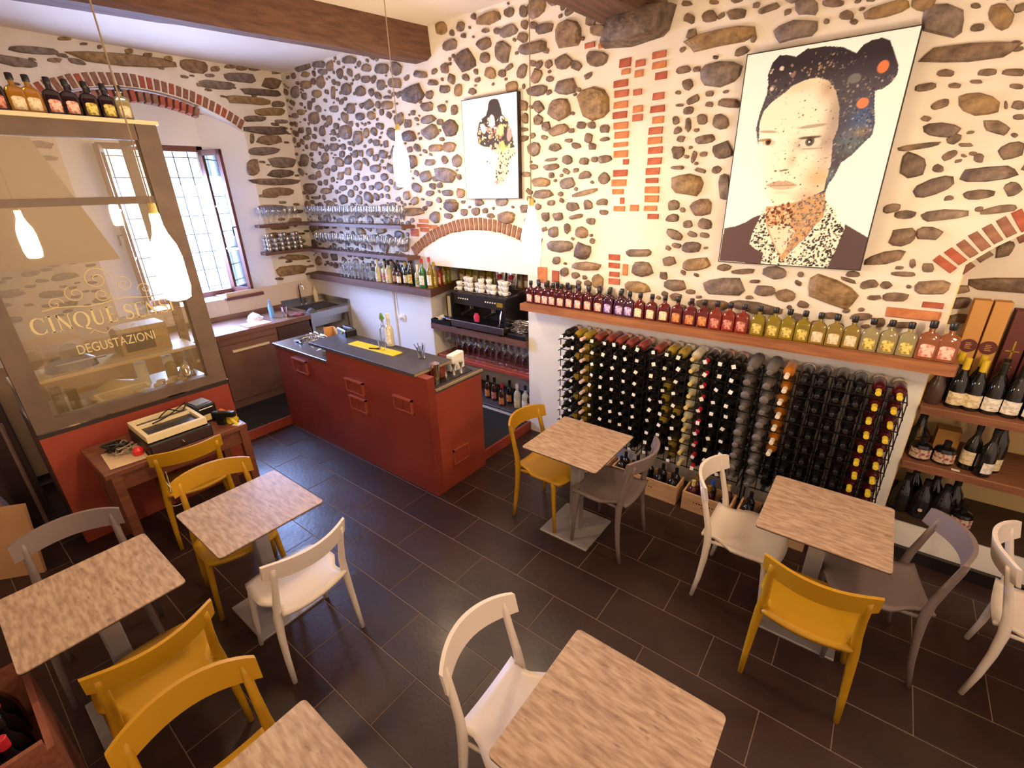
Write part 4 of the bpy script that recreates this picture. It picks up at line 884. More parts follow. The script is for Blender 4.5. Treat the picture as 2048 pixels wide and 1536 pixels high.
for i in range(4): round_bottle(3.27 + i * .1, 1.50, 1.105, WP, 'black', 'black', 'white', (.025, .105), 'dark wine bottle past the white labelled pair on the right niche shelf', 'further bottles in the right niche', capz=.065)
one('wrapped_bottle', MB().lathe([(0, .036), (.01, .044), (.12, .045), (.16, .03), (.2, .018), (.24, .022)], 10), mat('cellophane_dark', (78, 58, 50), .25), 'bottle wrapped in crinkled dark cellophane beside the niche edge', 'bottle', smooth=True, loc=(2.84, 1.5, 1.105))
RBP = ((0, .045), (.006, .056), (.08, .058), (.105, .05), (.118, .02), (.15, .017))
for i, (x, y) in enumerate(((2.868, 1.50), (2.985, 1.51))): round_bottle(x, y, .715, RBP, 'black', 'black', 'floral', (.02, .085), 'squat black bottle with a floral label on the lower niche shelf', 'squat floral bottles on the lower shelf', capz=.035)
t = round_bottle(2.85, 1.66, .715, ((0, .05), (.01, .065), (.1, .065), (.16, .03), (.24, .02)), 'black', 'black', None, None, 'round dark bottle with a hanging gold medal in the back of the lower niche shelf', None)
link('medal', MB().lathe([(0, .018), (.003, .018)], 12).xform(Matrix.Rotation(PI / 2, 4, 'X')).data('medal', F['gold']), t, (0, -.067, .08)); link('ribbon', MB().box(-.004, .004, -.001, .001, 0, .09).data('ribbon', F['gold']), t, (0, -.062, .09))
one('kraft_box', MB().box(-.06, .06, -.05, .05, 0, .16), m_kraft, 'plain kraft box behind the squat bottles on the lower niche shelf', 'box', loc=(3.0, 1.72, .715))
round_bottle(3.10, 1.51, .715, WP, 'black', 'black', 'cream', (.04, .13), 'black wine bottle turned so its cream label faces the wall side', 'turned bottles', rz=-.7)
round_bottle(3.165, 1.46, .715, WP, 'black', 'black', 'white', (.03, .10), 'glossy black wine bottle at the front of the lower niche shelf', 'front glossy bottles', rz=.8)
one('card', MB().box(-.02, .02, -.012, .012, 0, .001), m_paper, 'tiny white card lying on the lower niche shelf', 'card', loc=(3.05, 1.44, .7155))
round_bottle(3.21, 1.56, .715, ((0, .04), (.006, .047), (.17, .047), (.22, .04), (.27, .02), (.32, .017)), 'dark', 'black', 'cream', (.02, .10), 'matt dark champagne style bottle with cream label on the lower niche shelf', None)
for i, (x, y) in enumerate(((2.86, 1.52), (2.96, 1.50), (3.06, 1.50), (2.91, 1.66), (3.02, 1.64), (3.12, 1.62))):
    t = round_bottle(x, y, .30, ((0, .05), (.008, .06), (.12, .06), (.18, .042), (.22, .02), (.27, .017)), 'black', 'black', None, None, 'black magnum bottle with a small crest standing on the niche bench' if i in (1, 2) else 'black round bottle standing on the niche bench', 'black bottles on the niche bench' + (' with crest' if i in (1, 2) else ''))
    if i in (1, 2): link('crest', MB().loft([(0, .012, .012, 3), (.002, .012, .012, 3)], 8, 3).xform(Matrix.Rotation(PI / 2, 4, 'X')).data('crest', F['pink']), t, (0, -.0615, .07))
round_bottle(3.17, 1.50, .30, RBP, 'black', 'black', 'floral', (.02, .085), 'squat black bottle with a floral label on the niche bench', None, capz=.035)
# gift boxes standing at the back of the niche
for i, x in enumerate((2.94, 3.03)):
    t = thing('gift_box', 'tall kraft gift box with a round maroon sticker in the right niche', 'box', (x, 1.74, 1.105), 0, 'kraft gift boxes')
    obj('carton', MB().bbox(-.04, .04, -.04, .04, 0, .62, .002), m_kraft, t); obj('sticker', MB().lathe([(0, .042), (.002, .042)], 20).xform(Matrix.Rotation(PI / 2, 4, 'X')), m_maroon, t, loc=(0, -.0405, .34))
    for j in range(4): obj('sticker_print', MB().box(-.015, .015 - .006 * (j % 2), -.001, .001, 0, .004), m_kraft, t, loc=(0, -.0435, .322 + j * .011))
for i, x in enumerate((3.135, 3.235, 3.335)):
    t = thing('gift_box', 'tall dark maroon gift box with gold print in the right niche', 'box', (x, 1.74, 1.105), 0, 'maroon gift boxes')
    obj('carton', MB().bbox(-.045, .045, -.045, .045, 0, .58, .002), m_maroon, t)
    obj('gold_print', MB().box(-.004, .004, -.001, .001, .28, .40).box(-.03, .03, -.001, .001, .335, .342).box(-.025, .025, -.001, .001, .24, .246).box(-.02, .02, -.001, .001, .22, .226), F['gold'], t, loc=(0, -.0462, 0))
# stones on the back of the right niche
rnn = random.Random(12)
for (x, z, a, bq) in ((3.15, 1.80, .32, .05), (2.86, 1.66, .06, .04), (2.87, 1.55, .07, .035), (2.84, 1.74, .05, .03), (3.2, 1.97, .09, .035), (3.4, 2.02, .07, .05), (2.98, 2.0, .04, .05), (3.62, 1.9, .12, .05), (3.7, 1.7, .12, .06), (3.9, 1.8, .1, .06), (3.45, 1.65, .06, .04)):
    vs, fs = stone_mesh(Vector((0, 0, 0)), Vector((a, 0, .01)), Vector((0, 0, bq)), Vector((0, -1, 0)), .02, rnn); link('stone', MB().add(vs, fs).data('stone', pick(rnn), smooth=True), wall_back, (x, RB - .002, z))
# ================================================================== GLASSES
WG = MB().lathe([(0, .031), (.003, .031), (.006, .006), (.012, .0035), (.085, .0035), (.095, .010), (.115, .028), (.14, .034), (.17, .0335), (.20, .028)], 12, caps=False).data('wine_glass', m_glass, 'all')
TG = MB().lathe([(0, .026), (.004, .030), (.05, .033), (.095, .036)], 12, caps=False).data('tumbler', m_glass, 'all')
FG = MB().lathe([(0, .027), (.003, .027), (.006, .004), (.07, .0035), (.08, .012), (.12, .022), (.18, .020)], 10, caps=False).data('flute', m_glass, 'all')
def gset(name, me, pts, label, group, sc=None, rows=1, frm=None):
    for k, (x, y, z) in enumerate(pts):
        o = link(name, me, None, (x, y, z), scale=sc); tag(o, label if not frm else '%s, %s row, %s from the %s' % (label, ('front', 'second', 'third', 'rear')[k % rows], ordn(k // rows), frm), 'glass', group)
jit = lambda s=.006: R.uniform(-s, s)
gset('wine_glass', WG, [(-3.66 + i * .078 + jit(), 1.30 + r * .075 + jit(), 2.08) for i in range(24) for r in range(2)], 'stemmed glass on the upper corner shelf', 'wine glasses on the upper shelf, portrait wall', rows=2, frm='room corner')
gset('wine_glass', WG, [(-3.89 + r * .085 + jit(), .77 + i * .075 + jit(), 2.08) for i in range(7) for r in range(2)], 'stemmed glass on the upper shelf', 'wine glasses on the upper shelf, window wall', rows=2, frm='window')
gset('wine_glass', WG, [(-3.52 + i * .08 + jit(), 1.30 + r * .078 + jit(), 1.752) for i in range(22) for r in range(2)], 'stemmed glass on the lower corner shelf', 'wine glasses on the lower shelf, portrait wall', rows=2, frm='room corner')
CUPG = MB().lathe([(0, .020), (.004, .024), (.052, .030), (.053, .0285), (.006, .021)], 12, caps=False).data('cup_glass', mat('frosted_cup', (196, 190, 186), .15, metal=.7), 'all')
for i in range(6):
    for r in range(2):
        for s in range(4 if (i + r) % 2 else 3):
            tag(link('espresso_cup', CUPG, None, (-3.88 + r * .075, .79 + i * .085 + (s % 2) * .003, 1.752 + s * .0535)), 'small shiny espresso cup in a stack on the lower corner shelf by the window', 'cup', 'stacked espresso cups')
gset('tumbler', TG, [(-3.10 + i * .076 + jit(.003), 1.31 + r * .072 + jit(.003), 1.42) for i in range(9) for r in range(2)], 'clear tumbler standing on the long dark shelf', 'tumblers on the corner shelf', rows=2, frm='sink side')
gset('tumbler', TG, [(-3.10 + i * .076 + jit(.003), 1.31 + r * .072 + jit(.003), 1.517) for i in range(7) for r in range(2)], 'clear tumbler stacked upon other tumblers', 'upper tumblers on the corner shelf', rows=2, frm='sink side')
gset('wine_glass', WG, [(-1.55 + i * .088 + jit(.004), 1.56 + r * .09 + jit(.004), .602) for i in range(15) for r in range(4)], 'wine glass on the orange shelf', 'wine glasses on the orange niche shelf', (1.2, 1.2, 1.4), 4, 'sachet end')
# ---- coffee machine, cups and clutter on the coffee shelf
cm = thing('espresso_machine', 'black two group espresso machine on the niche shelf', 'coffee machine', (-.88, 1.605, 1.0))
def cp(name, mb, m, smooth=False, parent=cm): return obj(name, mb, m, parent, smooth)
m_mach = mat('machine_body', (52, 46, 44), .35, metal=.4)
cp('foot', MB().box(-.32, -.28, -.2, -.16, 0, .03).box(.28, .32, -.2, -.16, 0, .03).box(-.32, -.28, .1, .14, 0, .03).box(.28, .32, .1, .14, 0, .03), m_black)
cp('drip_tray', MB().bbox(-.37, .37, -.23, .16, .03, .10, .004), m_steel); cp('tray_grille', MB().box(-.35, .35, -.22, -.02, .10, .105), m_blackmetal)
cp('back_body', MB().bbox(-.37, .37, 0, .18, .10, .28, .004), m_mach); cp('head_body', MB().bbox(-.38, .38, -.17, .18, .27, .395, .008), m_mach)
cp('side_panel', MB().box(-.385, -.365, -.20, .18, .05, .39), m_black); cp('side_panel', MB().box(.365, .385, -.20, .18, .05, .39), m_black)
cp('cup_rail', MB().tube([(-.36, -.16, .415), (.36, -.16, .415), (.36, .16, .415), (-.36, .16, .415), (-.36, -.16, .415)], .006, 6), m_chrome)
for x in (-.17, .15):
    g = obj('brew_group', MB().lathe([(.215, .036), (.26, .04), (.275, .045)], 14, (x, -.09, 0)), m_chrome, cm, True); obj('portafilter', MB().tube([(x, -.09, .205), (x, -.14, .20), (x, -.25, .19)], [.022, .012, .015], 8), m_black, g, True)
for i in range(5):
    for x in (-.28, .10): obj('button', MB().lathe([(0, .008), (.006, .007)], 8).xform(Matrix.Translation((x + i * .032, -.17, .335)) @ Matrix.Rotation(PI / 2, 4, 'X')), m_paper, cm)
obj('steam_wand', MB().tube([(.30, -.15, .27), (.31, -.19, .2), (.30, -.20, .11)], .006, 6), m_chrome, cm, True); obj('badge', MB().box(.25, .33, -.1725, -.169, .30, .345), F['gold'], cm)
obj('cloth', MB().loft([(0, .03, .012, 3), (.05, .04, .015, 3), (.09, .02, .01, 3)], 10, c=(.0, -.21, .12)), mat('cloth_red', (196, 40, 70), .8), cm, True)
CUP = MB().lathe([(0, .018), (.004, .022), (.03, .033), (.055, .037), (.0555, .0345), (.03, .030), (.008, .018)], 12, caps=False).data('cup_body', m_porc, 'all')
HAN = MB().tube([(.033, 0, .042), (.052, 0, .044), (.058, 0, .032), (.048, 0, .018), (.028, 0, .016)], .0045, 6).data('handle', m_porc, 'all')
for i in range(9):
    for s in range(3 if i % 3 else 2):
        t = thing('coffee_cup', 'white coffee cup in a stack on top of the espresso machine', 'cup', (-1.20 + i * .08, 1.50 + (i % 2) * .03, 1.395 + s * .052), R.uniform(0, 6), 'white coffee cups on the espresso machine'); link('cup_body', CUP, t); link('handle', HAN, t)
for i in range(7):
    t = thing('coffee_cup', 'white coffee cup in the back row on top of the espresso machine', 'cup', (-1.16 + i * .085, 1.61, 1.395), R.uniform(0, 6), 'back row of cups on the espresso machine'); link('cup_body', CUP, t); link('handle', HAN, t)
def lump(rx, ry, rz_, seed, n=10, k=7):
    rnd = random.Random(seed); rs = []
    for i in range(k):
        f = i / (k - 1); rr = math.sin(PI * (.12 + .86 * (1 - f) ** .8 * .5 + 0)) if False else math.cos(f * PI / 2) ** .6 if f < 1 else .05
        rs.append([(rx * max(rr, .05) * (1 + rnd.uniform(-.18, .18)) * math.cos(2 * PI * j / n), ry * max(rr, .05) * (1 + rnd.uniform(-.18, .18)) * math.sin(2 * PI * j / n), rz_ * f * (1 + rnd.uniform(-.06, .06)) if i else 0) for j in range(n)])
    return MB().rings(rs)
def cutlery(n, rx, ry, h, seed, m):
    rnd = random.Random(seed); o = MB()
    for _ in range(n):
        a = rnd.uniform(0, PI); x, y = rnd.uniform(-rx, rx), rnd.uniform(-ry, ry); z = rnd.uniform(.004, h); L = rnd.uniform(.04, .075)
        o.tube([(x - L * math.cos(a), y - L * math.sin(a), z), (x, y, z + .006), (x + L * math.cos(a), y + L * math.sin(a), z - .002)], [.002, .0035, .008], 5, .5)
    return o
tr = thing('cutlery_tray', 'black tray of spoons and sachets at the left of the espresso machine', 'tray', (-1.45, 1.50, 1.0)); obj('tray', MB().box(-.16, .16, -.09, .09, 0, .012).box(-.16, .16, -.09, -.082, .012, .05).box(-.16, -.152, -.09, .09, .012, .05).box(.152, .16, -.09, .09, .012, .05).box(-.16, .16, .082, .09, .012, .05), m_black, tr)
for i in range(16):
    o = obj('sachet', MB().box(-.025, .025, -.015, .015, 0, .006), [m_paper, F['blue'], m_cream, m_paper][i % 4], tr, loc=(R.uniform(-.11, .12), R.uniform(-.05, .05), .03 + R.uniform(0, .04))); o.rotation_euler = (R.uniform(-.6, .6), R.uniform(-.6, .6), R.uniform(0, 3))
fr = thing('wire_frame', 'thin black wire picture frame standing behind the sachets', 'frame', (-1.40, 1.60, 1.0)); obj('wire', MB().tube([(-.12, 0, 0), (-.12, 0, .30), (.10, 0, .30), (.10, 0, 0)], .005, 6), m_black, fr); obj('sheet', MB().box(-.112, .092, .002, .004, .02, .29), m_cream, fr)
tr = thing('cutlery_tray', 'dark tray heaped with shiny spoons at the right of the espresso machine', 'tray', (-.372, 1.50, 1.0)); obj('tray', MB().bbox(-.12, .12, -.09, .09, 0, .05, .006), m_black, tr)
q = obj('spoon_heap', cutlery(150, .045, .05, .12, 4, m_chrome), m_chrome, tr, True, loc=(0, 0, .05)); q['kind'] = 'stuff'
one('milk_jug', MB().lathe([(0, .035), (.01, .04), (.06, .038), (.1, .03), (.11, .034)], 14), m_chrome, 'small steel milk jug in front of the espresso machine', 'jug', smooth=True, loc=(-.60, 1.455, 1.0))
one('grinder_hopper', MB().loft([(0, .05, .05), (.22, .05, .05), (.26, .065, .065), (.36, .05, .05)], 14, 3), m_mach, 'dark coffee grinder standing to the right of the espresso machine', 'grinder', smooth=True, loc=(-.375, 1.78, 1.0))
for i, (x, c) in enumerate(((-.86, 'red'), (-.70, 'red'))):
    t = thing('coffee_bag', 'silver coffee bag with a red round print above the cups', 'bag', (x, 1.87, 1.535), 0, 'silver coffee bags'); t.location = (x, 1.80, 1.42)
    obj('foil_bag', MB().loft([(0, .06, .03, 4), (.08, .07, .03, 4), (.20, .072, .008, 4), (.22, .074, .002, 4)], 14), m_chrome, t, True); obj('round_print', MB().lathe([(0, .028), (.002, .028)], 14).xform(Matrix.Rotation(PI / 2, 4, 'X')), F['red'], t, loc=(0, -.031, .12))

# ================================================================== THINGS ON THE BAR
one('bar_mat', MB().bbox(-.32, .32, -.055, .055, 0, .008, .003), m_yellowmat, 'long bright yellow rubber bar mat on the dark slab', 'bar mat', loc=(-1.09, .225, 1.106), rot=(0, 0, .02))
bt = round_bottle(-1.02, .36, 1.106, prof(.30, .037, .014, .5), 'clear', 'white', 'white', (.03, .17), 'white frosted bottle standing behind the yellow bar mat', None)
gset('tumbler', TG, [(-.965, .225, 1.114)], 'clear tumbler standing on the yellow bar mat', None)
b2 = thing('carafe', 'clear glass bottle with a green sprig in its neck behind the bar mat', 'bottle', (-1.13, .375, 1.106)); obj('bottle_glass', MB().lathe(prof(.24, .034, .013), 12), m_glass, b2, 'all'); obj('sprig', lump(.022, .022, .06, 5, 8, 5), mat('leaf_green', (110, 150, 60), .7), b2, True, loc=(0, 0, .235))
one('bottle_opener', MB().box(-.05, .05, -.006, .006, 0, .008).box(.03, .06, -.012, .012, 0, .010), m_black, 'black bottle opener lying on the yellow mat', 'opener', loc=(-1.06, .20, 1.114), rot=(0, 0, .4))
t = thing('straw_glass', 'short glass holding black and silver stirrers near the end of the slab', 'glass', (-.52, .28, 1.106)); link('tumbler', TG, t)
for i in range(9): obj('stirrer', MB().tube([(0, 0, .01), (R.uniform(-.05, .05), R.uniform(-.05, .05), .11 + R.uniform(0, .03))], .003, 5), [m_black, m_chrome][i % 2], t)
one('wooden_box', MB().box(-.13, .13, -.005, .005, 0, .11).box(-.13, -.12, -.1, .005, 0, .11).box(-.13, .13, -.1, .005, 0, .008).box(.12, .13, -.1, .005, 0, .07), m_kraft, 'open brown cardboard box beside the cutlery on the steel worktop', 'box', loc=(-2.12, .50, .962), rot=(0, 0, -.3))
q = one('cutlery_pile', cutlery(60, .12, .1, .05, 9, m_chrome), m_chrome, 'loose pile of shiny cutlery drying on the steel worktop', 'cutlery', smooth=True, loc=(-2.25, .30, .965)); q['kind'] = 'stuff'
one('corkscrew', MB().tube([(-.08, 0, .012), (0, .01, .015), (.07, -.01, .012)], [.008, .012, .006], 8).tube([(0, -.03, .014), (0, .04, .014)], .006, 6), m_black, 'black corkscrew lying beside the cutlery pile', 'corkscrew', smooth=True, loc=(-2.32, .16, .962))
t = thing('card_terminal', 'small grey card terminal with a paper slip next to the raised bar', 'terminal', (-1.72, .13, .962), .2); obj('terminal_body', MB().bbox(-.05, .05, -.04, .04, 0, .045, .008), mat('grey_plastic', (120, 116, 104), .5), t); obj('paper_slip', MB().box(-.045, .02, -.03, .035, .046, .048), m_paper, t, rot=(.1, -.35, .2), loc=(-.06, 0, .005))
t = thing('phone_speaker', 'black portable radio lying at the back of the slab', 'radio', (-1.70, .36, 1.106), -.2); obj('radio_body', MB().bbox(-.11, .11, -.06, .06, 0, .07, .01), m_black, t); obj('knob', MB().lathe([(0, .012), (.01, .01)], 10).xform(Matrix.Rotation(PI / 2, 4, 'X')), F['gold'], t, loc=(.03, -.061, .035)); obj('antenna', MB().tube([(-.09, 0, .075), (.1, .02, .078)], .004, 6), m_chrome, t)
# end worktop: shakers, jiggers, napkin stand
for x, y, h, r in ((-.27, .19, .18, .042), ):
    one('cocktail_shaker', MB().lathe([(0, r * .75), (.005, r * .8), (h, r), (h, r * .9)], 14), m_chrome, 'tall steel cocktail shaker tin at the orange end of the bar', 'shaker', smooth=True, loc=(x, y, .958))
for x, y in ((-.29, .42), (-.33, .36), (-.27, .49)):
    one('jigger', MB().lathe([(0, .022), (.05, .008), (.055, .008), (.10, .020), (.10, .017)], 12), m_chrome, 'hourglass steel jigger on the end worktop', 'jigger', 'hourglass jiggers', smooth=True, loc=(x, y, .965))
one('rubber_tray', MB().bbox(-.10, .06, -.22, .24, 0, .008, .003), m_black, 'black rubber service tray under the shakers', 'tray', loc=(-.29, .35, .958))
gset('tumbler', TG, [(-.36, .27, .966), (-.31, .30, .966), (-.38, .42, .966)], 'clear mixing glass among the jiggers on the end worktop', 'mixing glasses')
t = thing('napkin_holder', 'white napkin holder standing behind the jiggers', 'napkin holder', (-.37, .53, .958), .15); obj('napkins', MB().bbox(-.035, .035, -.085, .085, 0, .155, .006), m_paper, t); obj('holder', MB().box(-.04, .04, -.09, .09, 0, .012), m_steel, t)
for i in range(5): one('citrus_fruit', MB().lathe([(0, .008), (.01, .026), (.03, .034), (.05, .026), (.06, .008)], 10), mat('orange_peel', (216, 90, 30), .5), 'orange in the small heap behind the napkin holder', 'orange', 'oranges on the bar worktop', smooth=True, loc=(-.55 + i * .035, .52 + (i % 2) * .06, .958))
# ================================================================== KITCHEN COUNTER ITEMS
one('detergent_bottle', MB().loft([(0, .032, .022), (.12, .034, .024), (.16, .02, .016), (.18, .012, .012, 2), (.22, .012, .012, 2)], 12), mat('detergent_blue', (120, 170, 220), .3), 'blue and white detergent bottle on the kitchen counter', 'bottle', smooth=True, loc=(-3.52, .50, 1.0))
one('steel_cup', MB().lathe([(0, .035), (.005, .04), (.13, .042), (.13, .038), (.01, .035)], 14, caps=False), m_chrome, 'tall steel cup beside the detergent on the kitchen counter', 'cup', smooth=True, loc=(-3.42, .62, 1.0))
one('soap_dispenser', MB().lathe([(0, .032), (.14, .03), (.16, .015), (.20, .012), (.21, .02), (.225, .02)], 12), m_cream, 'cream soap dispenser standing at the back of the sink', 'dispenser', smooth=True, loc=(-3.88, 1.33, 1.01))
one('white_cloth', lump(.11, .09, .10, 3), m_paper, 'crumpled white cloth on the kitchen counter', 'cloth', smooth=True, loc=(-3.55, .30, 1.0))
one('pink_tray', MB().bbox(-.11, .11, -.14, .14, 0, .015, .004), mat('pink_plastic', (216, 168, 160), .5), 'flat pink tray lying on the kitchen counter edge', 'tray', loc=(-3.36, .22, 1.0))
one('red_sponge_cloth', lump(.08, .07, .035, 8), mat('cloth_maroon', (140, 70, 66), .9), 'dull red cloth lying on the sink rim', 'cloth', smooth=True, loc=(-3.36, .76, 1.0))
one('grey_rag', lump(.05, .06, .06, 18), mat('rag_grey', (96, 100, 96), .9), 'grey rag hanging over the corner of the sink', 'cloth', smooth=True, loc=(-3.29, .90, 1.01))
t = thing('wall_socket', 'white wall socket with a plugged cable on the white wall', 'socket', (-2.16, YW - .006, .98)); obj('plate', MB().bbox(-.05, .05, -.012, 0, -.04, .04, .003), m_paper, t); obj('plug', MB().lathe([(0, .018), (.03, .016)], 10).xform(Matrix.Rotation(PI / 2, 4, 'X')), m_paper, t, loc=(-.02, -.012, 0)); obj('cable', MB().tube([(-.02, -.04, 0), (-.06, -.03, -.03), (-.09, -.012, .05), (-.09, -.01, .34)], .004, 6), m_paper, t); obj('conduit', MB().tube([(-.13, -.01, -.85), (-.13, -.01, .34)], .008, 6), m_smooth, t)
# ================================================================== WOODEN CRATES UNDER THE RACK
def crate(x0, x1, y0, y1, h, label, n, g, say):
    t = thing('wine_crate', label, 'crate', ((x0 + x1) / 2, (y0 + y1) / 2, 0), 0, 'pine wine crates on the floor'); hx, hy = (x1 - x0) / 2, (y1 - y0) / 2
    for nm, mb in (('front_board', MB().bbox(-hx, hx, -hy, -hy + .014, 0, h, .002)), ('back_board', MB().box(-hx, hx, hy - .014, hy, 0, h)), ('side_board', MB().box(-hx, -hx + .014, -hy + .014, hy - .014, 0, h)), ('side_board', MB().box(hx - .014, hx, -hy + .014, hy - .014, 0, h)), ('bottom_board', MB().box(-hx + .014, hx - .014, -hy + .014, hy - .014, 0, .012))):
        obj(nm, mb, m_crate, t)
    pr = MB(); 
    for i in range(9): pr.box(-.09 + i * .02, -.09 + i * .02 + (.013 if i % 3 else .008), -hy - .0008, -hy, h * .52, h * .52 + .012)
    for i in range(4): pr.box(-.03 + i * .016, -.03 + i * .016 + .01, -hy - .0008, -hy, h * .36, h * .36 + .008)
    obj('stencil_print', pr, m_ink, t)
    k = int((x1 - x0 - .05) / .088)
    for i in range(k):
        for r in range(2):
            gg = g[(i + r) % len(g)]
            b = thing('wine_bottle', '%s bottle standing in a pine crate under the rack' % {'dark': 'dark', 'burg': 'red', 'black': 'black', 'gold': 'golden'}[gg[0]], 'bottle', (x0 + .06 + i * (x1 - x0 - .12) / max(k - 1, 1), y0 + .06 + r * .09, .013), R.uniform(0, 6), '%s bottles with %s capsules standing in crates' % gg)
            b['label'] = '%s bottle with %s capsule, %s row, %s in the crate %s' % ({'dark': 'dark', 'burg': 'red', 'black': 'black', 'gold': 'golden'}[gg[0]], gg[1], ('front', 'back')[r], ordn(i), say)
            b.scale = (.98, .98, .8); link('bottle_glass', wine_body(gg[0]), b); link('capsule', wine_caps(gg[1]), b)
crate(.92, 1.49, 1.054, 1.24, .168, 'long pine crate of black bottles behind the taupe chair', 6, [('black', 'black'), ('dark', 'black'), ('black', 'black')], 'behind the taupe chair')
crate(1.538, 1.90, 1.05, 1.24, .162, 'short pine crate of red bottles behind the white chair', 4, [('burg', 'cream'), ('burg', 'gold'), ('dark', 'blue')], 'behind the white chair')
crate(1.94, 2.40, 1.05, 1.24, .168, 'pine crate of black bottles behind the table with three chairs', 4, [('black', 'black')], 'under the black bottles')
crate(.34, .88, 1.06, 1.24, .168, 'pine crate with red and yellow capsules behind the table by the pillar', 4, [('burg', 'yellow'), ('dark', 'red')], 'nearest the pillar')

# ================================================================== TILL DESK ITEMS
t = thing('cash_drawer', 'black cash drawer with key and a cream keypad tray on top', 'cash drawer', (-1.545, -1.335, .76), 0)
obj('drawer_box', MB().bbox(-.21, .235, -.20, .20, 0, .085, .005), m_black, t); obj('drawer_front', MB().box(.235, .243, -.19, .19, .008, .078), mat('drawer_face', (58, 40, 40), .4), t)
obj('lock', MB().lathe([(0, .012), (.008, .011)], 12).xform(Matrix.Rotation(PI / 2, 4, 'Y')), m_chrome, t, loc=(.243, .0, .045)); obj('key', MB().box(0, .02, -.002, .002, -.02, .006), m_chrome, t, loc=(.251, .0, .04))
q = obj('cream_tray', MB().box(-.20, .20, -.19, -.165, .085, .14).box(-.20, .20, .165, .19, .085, .14).box(-.20, -.175, -.165, .165, .085, .14).box(.165, .20, -.165, .165, .085, .14).box(-.07, -.045, -.165, .165, .085, .138).box(-.20, .20, -.19, .19, .085, .092), m_cream, t)
obj('dark_inlay', MB().box(-.045, .165, -.165, .165, .092, .115), m_black, q); obj('dark_inlay', MB().box(-.175, -.07, -.165, .165, .092, .11), m_black, q)
def cable(name, pts, r, m, label, sub=None):
    out = []; P = [Vector(p) for p in pts]
    for i in range(len(P) - 1):
        for k in range(6):
            s = k / 6; a = P[max(i - 1, 0)]; b = P[i]; c = P[i + 1]; d = P[min(i + 2, len(P) - 1)]
            out.append(.5 * ((2 * b) + (c - a) * s + (2 * a - 5 * b + 4 * c - d) * s * s + (3 * b - a - 3 * c + d) * s ** 3))
    out.append(P[-1]); o = obj(name, MB().tube(out, r, 6), m, None, True); tag(o, label, 'cable'); return o
rc = random.Random(33)
def tangle(cx, cy, z, rx, ry, n, hz):
    return [(cx + rx * math.cos(i * 2.4 + rc.uniform(-.5, .5)) * rc.uniform(.4, 1), cy + ry * math.sin(i * 2.4) * rc.uniform(.4, 1), z + rc.uniform(0, hz)) for i in range(n)]
cable('power_cable', tangle(-1.62, -1.66, .775, .14, .10, 16, .07), .006, m_black, 'black tangle of cables on the left end of the till desk')
cable('power_cable', tangle(-1.55, -1.62, .775, .12, .09, 12, .05), .005, mat('cable_grey', (150, 132, 112), .5), 'beige tangled cable among the black ones on the desk')
cable('power_cable', [(-1.62, -1.36, .905), (-1.66, -1.28, .93), (-1.58, -1.22, .92), (-1.70, -1.15, .93), (-1.60, -1.30, .91), (-1.56, -1.42, .90)], .005, m_black, 'black cable draped over the cream keypad tray')
cable('usb_cable', [(-1.32, -1.52, .62), (-1.31, -1.50, .5), (-1.30, -1.44, .40), (-1.30, -1.47, .34), (-1.31, -1.53, .36), (-1.315, -1.50, .48), (-1.32, -1.49, .62)], .0035, m_paper, 'thin white cable dangling in front of the desk')
one('paper_sheet', MB().add([(-.16, -.10, 0), (.15, -.12, .002), (.17, .09, .001), (-.1, .12, .004), (-.16, -.10, -.002), (.15, -.12, 0), (.17, .09, -.001), (-.1, .12, .002)], [(0, 1, 2, 3), (4, 7, 6, 5), (0, 4, 5, 1), (1, 5, 6, 2), (2, 6, 7, 3), (3, 7, 4, 0)]), mat('paper_beige', (214, 184, 146), .8), 'beige crumpled paper under the cables on the desk', 'paper', loc=(-1.50, -1.64, .764))
one('red_tape', MB().lathe([(0, .03), (.03, .035), (.05, .02)], 10), mat('red_plastic', (220, 40, 44), .4), 'bright red plastic cap lying on the paper on the desk', 'cap', smooth=True, loc=(-1.43, -1.575, .77))
t = thing('receipt_printer', 'black receipt printer with a grey lid at the far end of the desk', 'printer', (-1.66, -1.07, .76), .1)
obj('printer_body', MB().bbox(-.09, .09, -.075, .075, 0, .15, .01), m_black, t); obj('lid', MB().box(-.07, .05, -.05, .06, .15, .156), mat('lid_grey', (130, 132, 136), .4), t); obj('paper_slot', MB().box(.09, .093, -.05, .05, .12, .126), m_paper, t); obj('status_label', MB().bbox(.09, .093, -.03, .02, .02, .07, .001), F['cream'], t)
for i, (x, y, m) in enumerate(((-1.55, -.97, mat('pouch_orange', (200, 120, 60), .6)), (-1.45, -.95, F['yellow']))):
    one('paper_pouch', lump(.06, .05, .09, 40 + i), m, ('orange paper pouch beside the receipt printer', 'yellow paper pouch at the right corner of the desk')[i], 'pouch', smooth=True, loc=(x, y, .76))
t = thing('label_gun', 'black hand held price gun with yellow handle on the desk corner', 'price gun', (-1.42, -1.0, .76), .6); obj('gun_body', MB().bbox(-.09, .09, -.02, .02, .07, .11, .006), m_black, t); obj('handle', MB().tube([(.04, 0, .09), (.06, 0, .03), (.09, 0, .0)], [.016, .014, .012], 8), F['yellow'], t, True); obj('stand', MB().box(-.06, .0, -.02, .02, 0, .07), m_black, t)
one('paper_corner', MB().box(-.03, .03, -.025, .025, 0, .002), m_paper, 'small pale paper slip at the front corner of the desk', 'paper', loc=(-1.345, -.95, .7605), rot=(0, 0, .6))
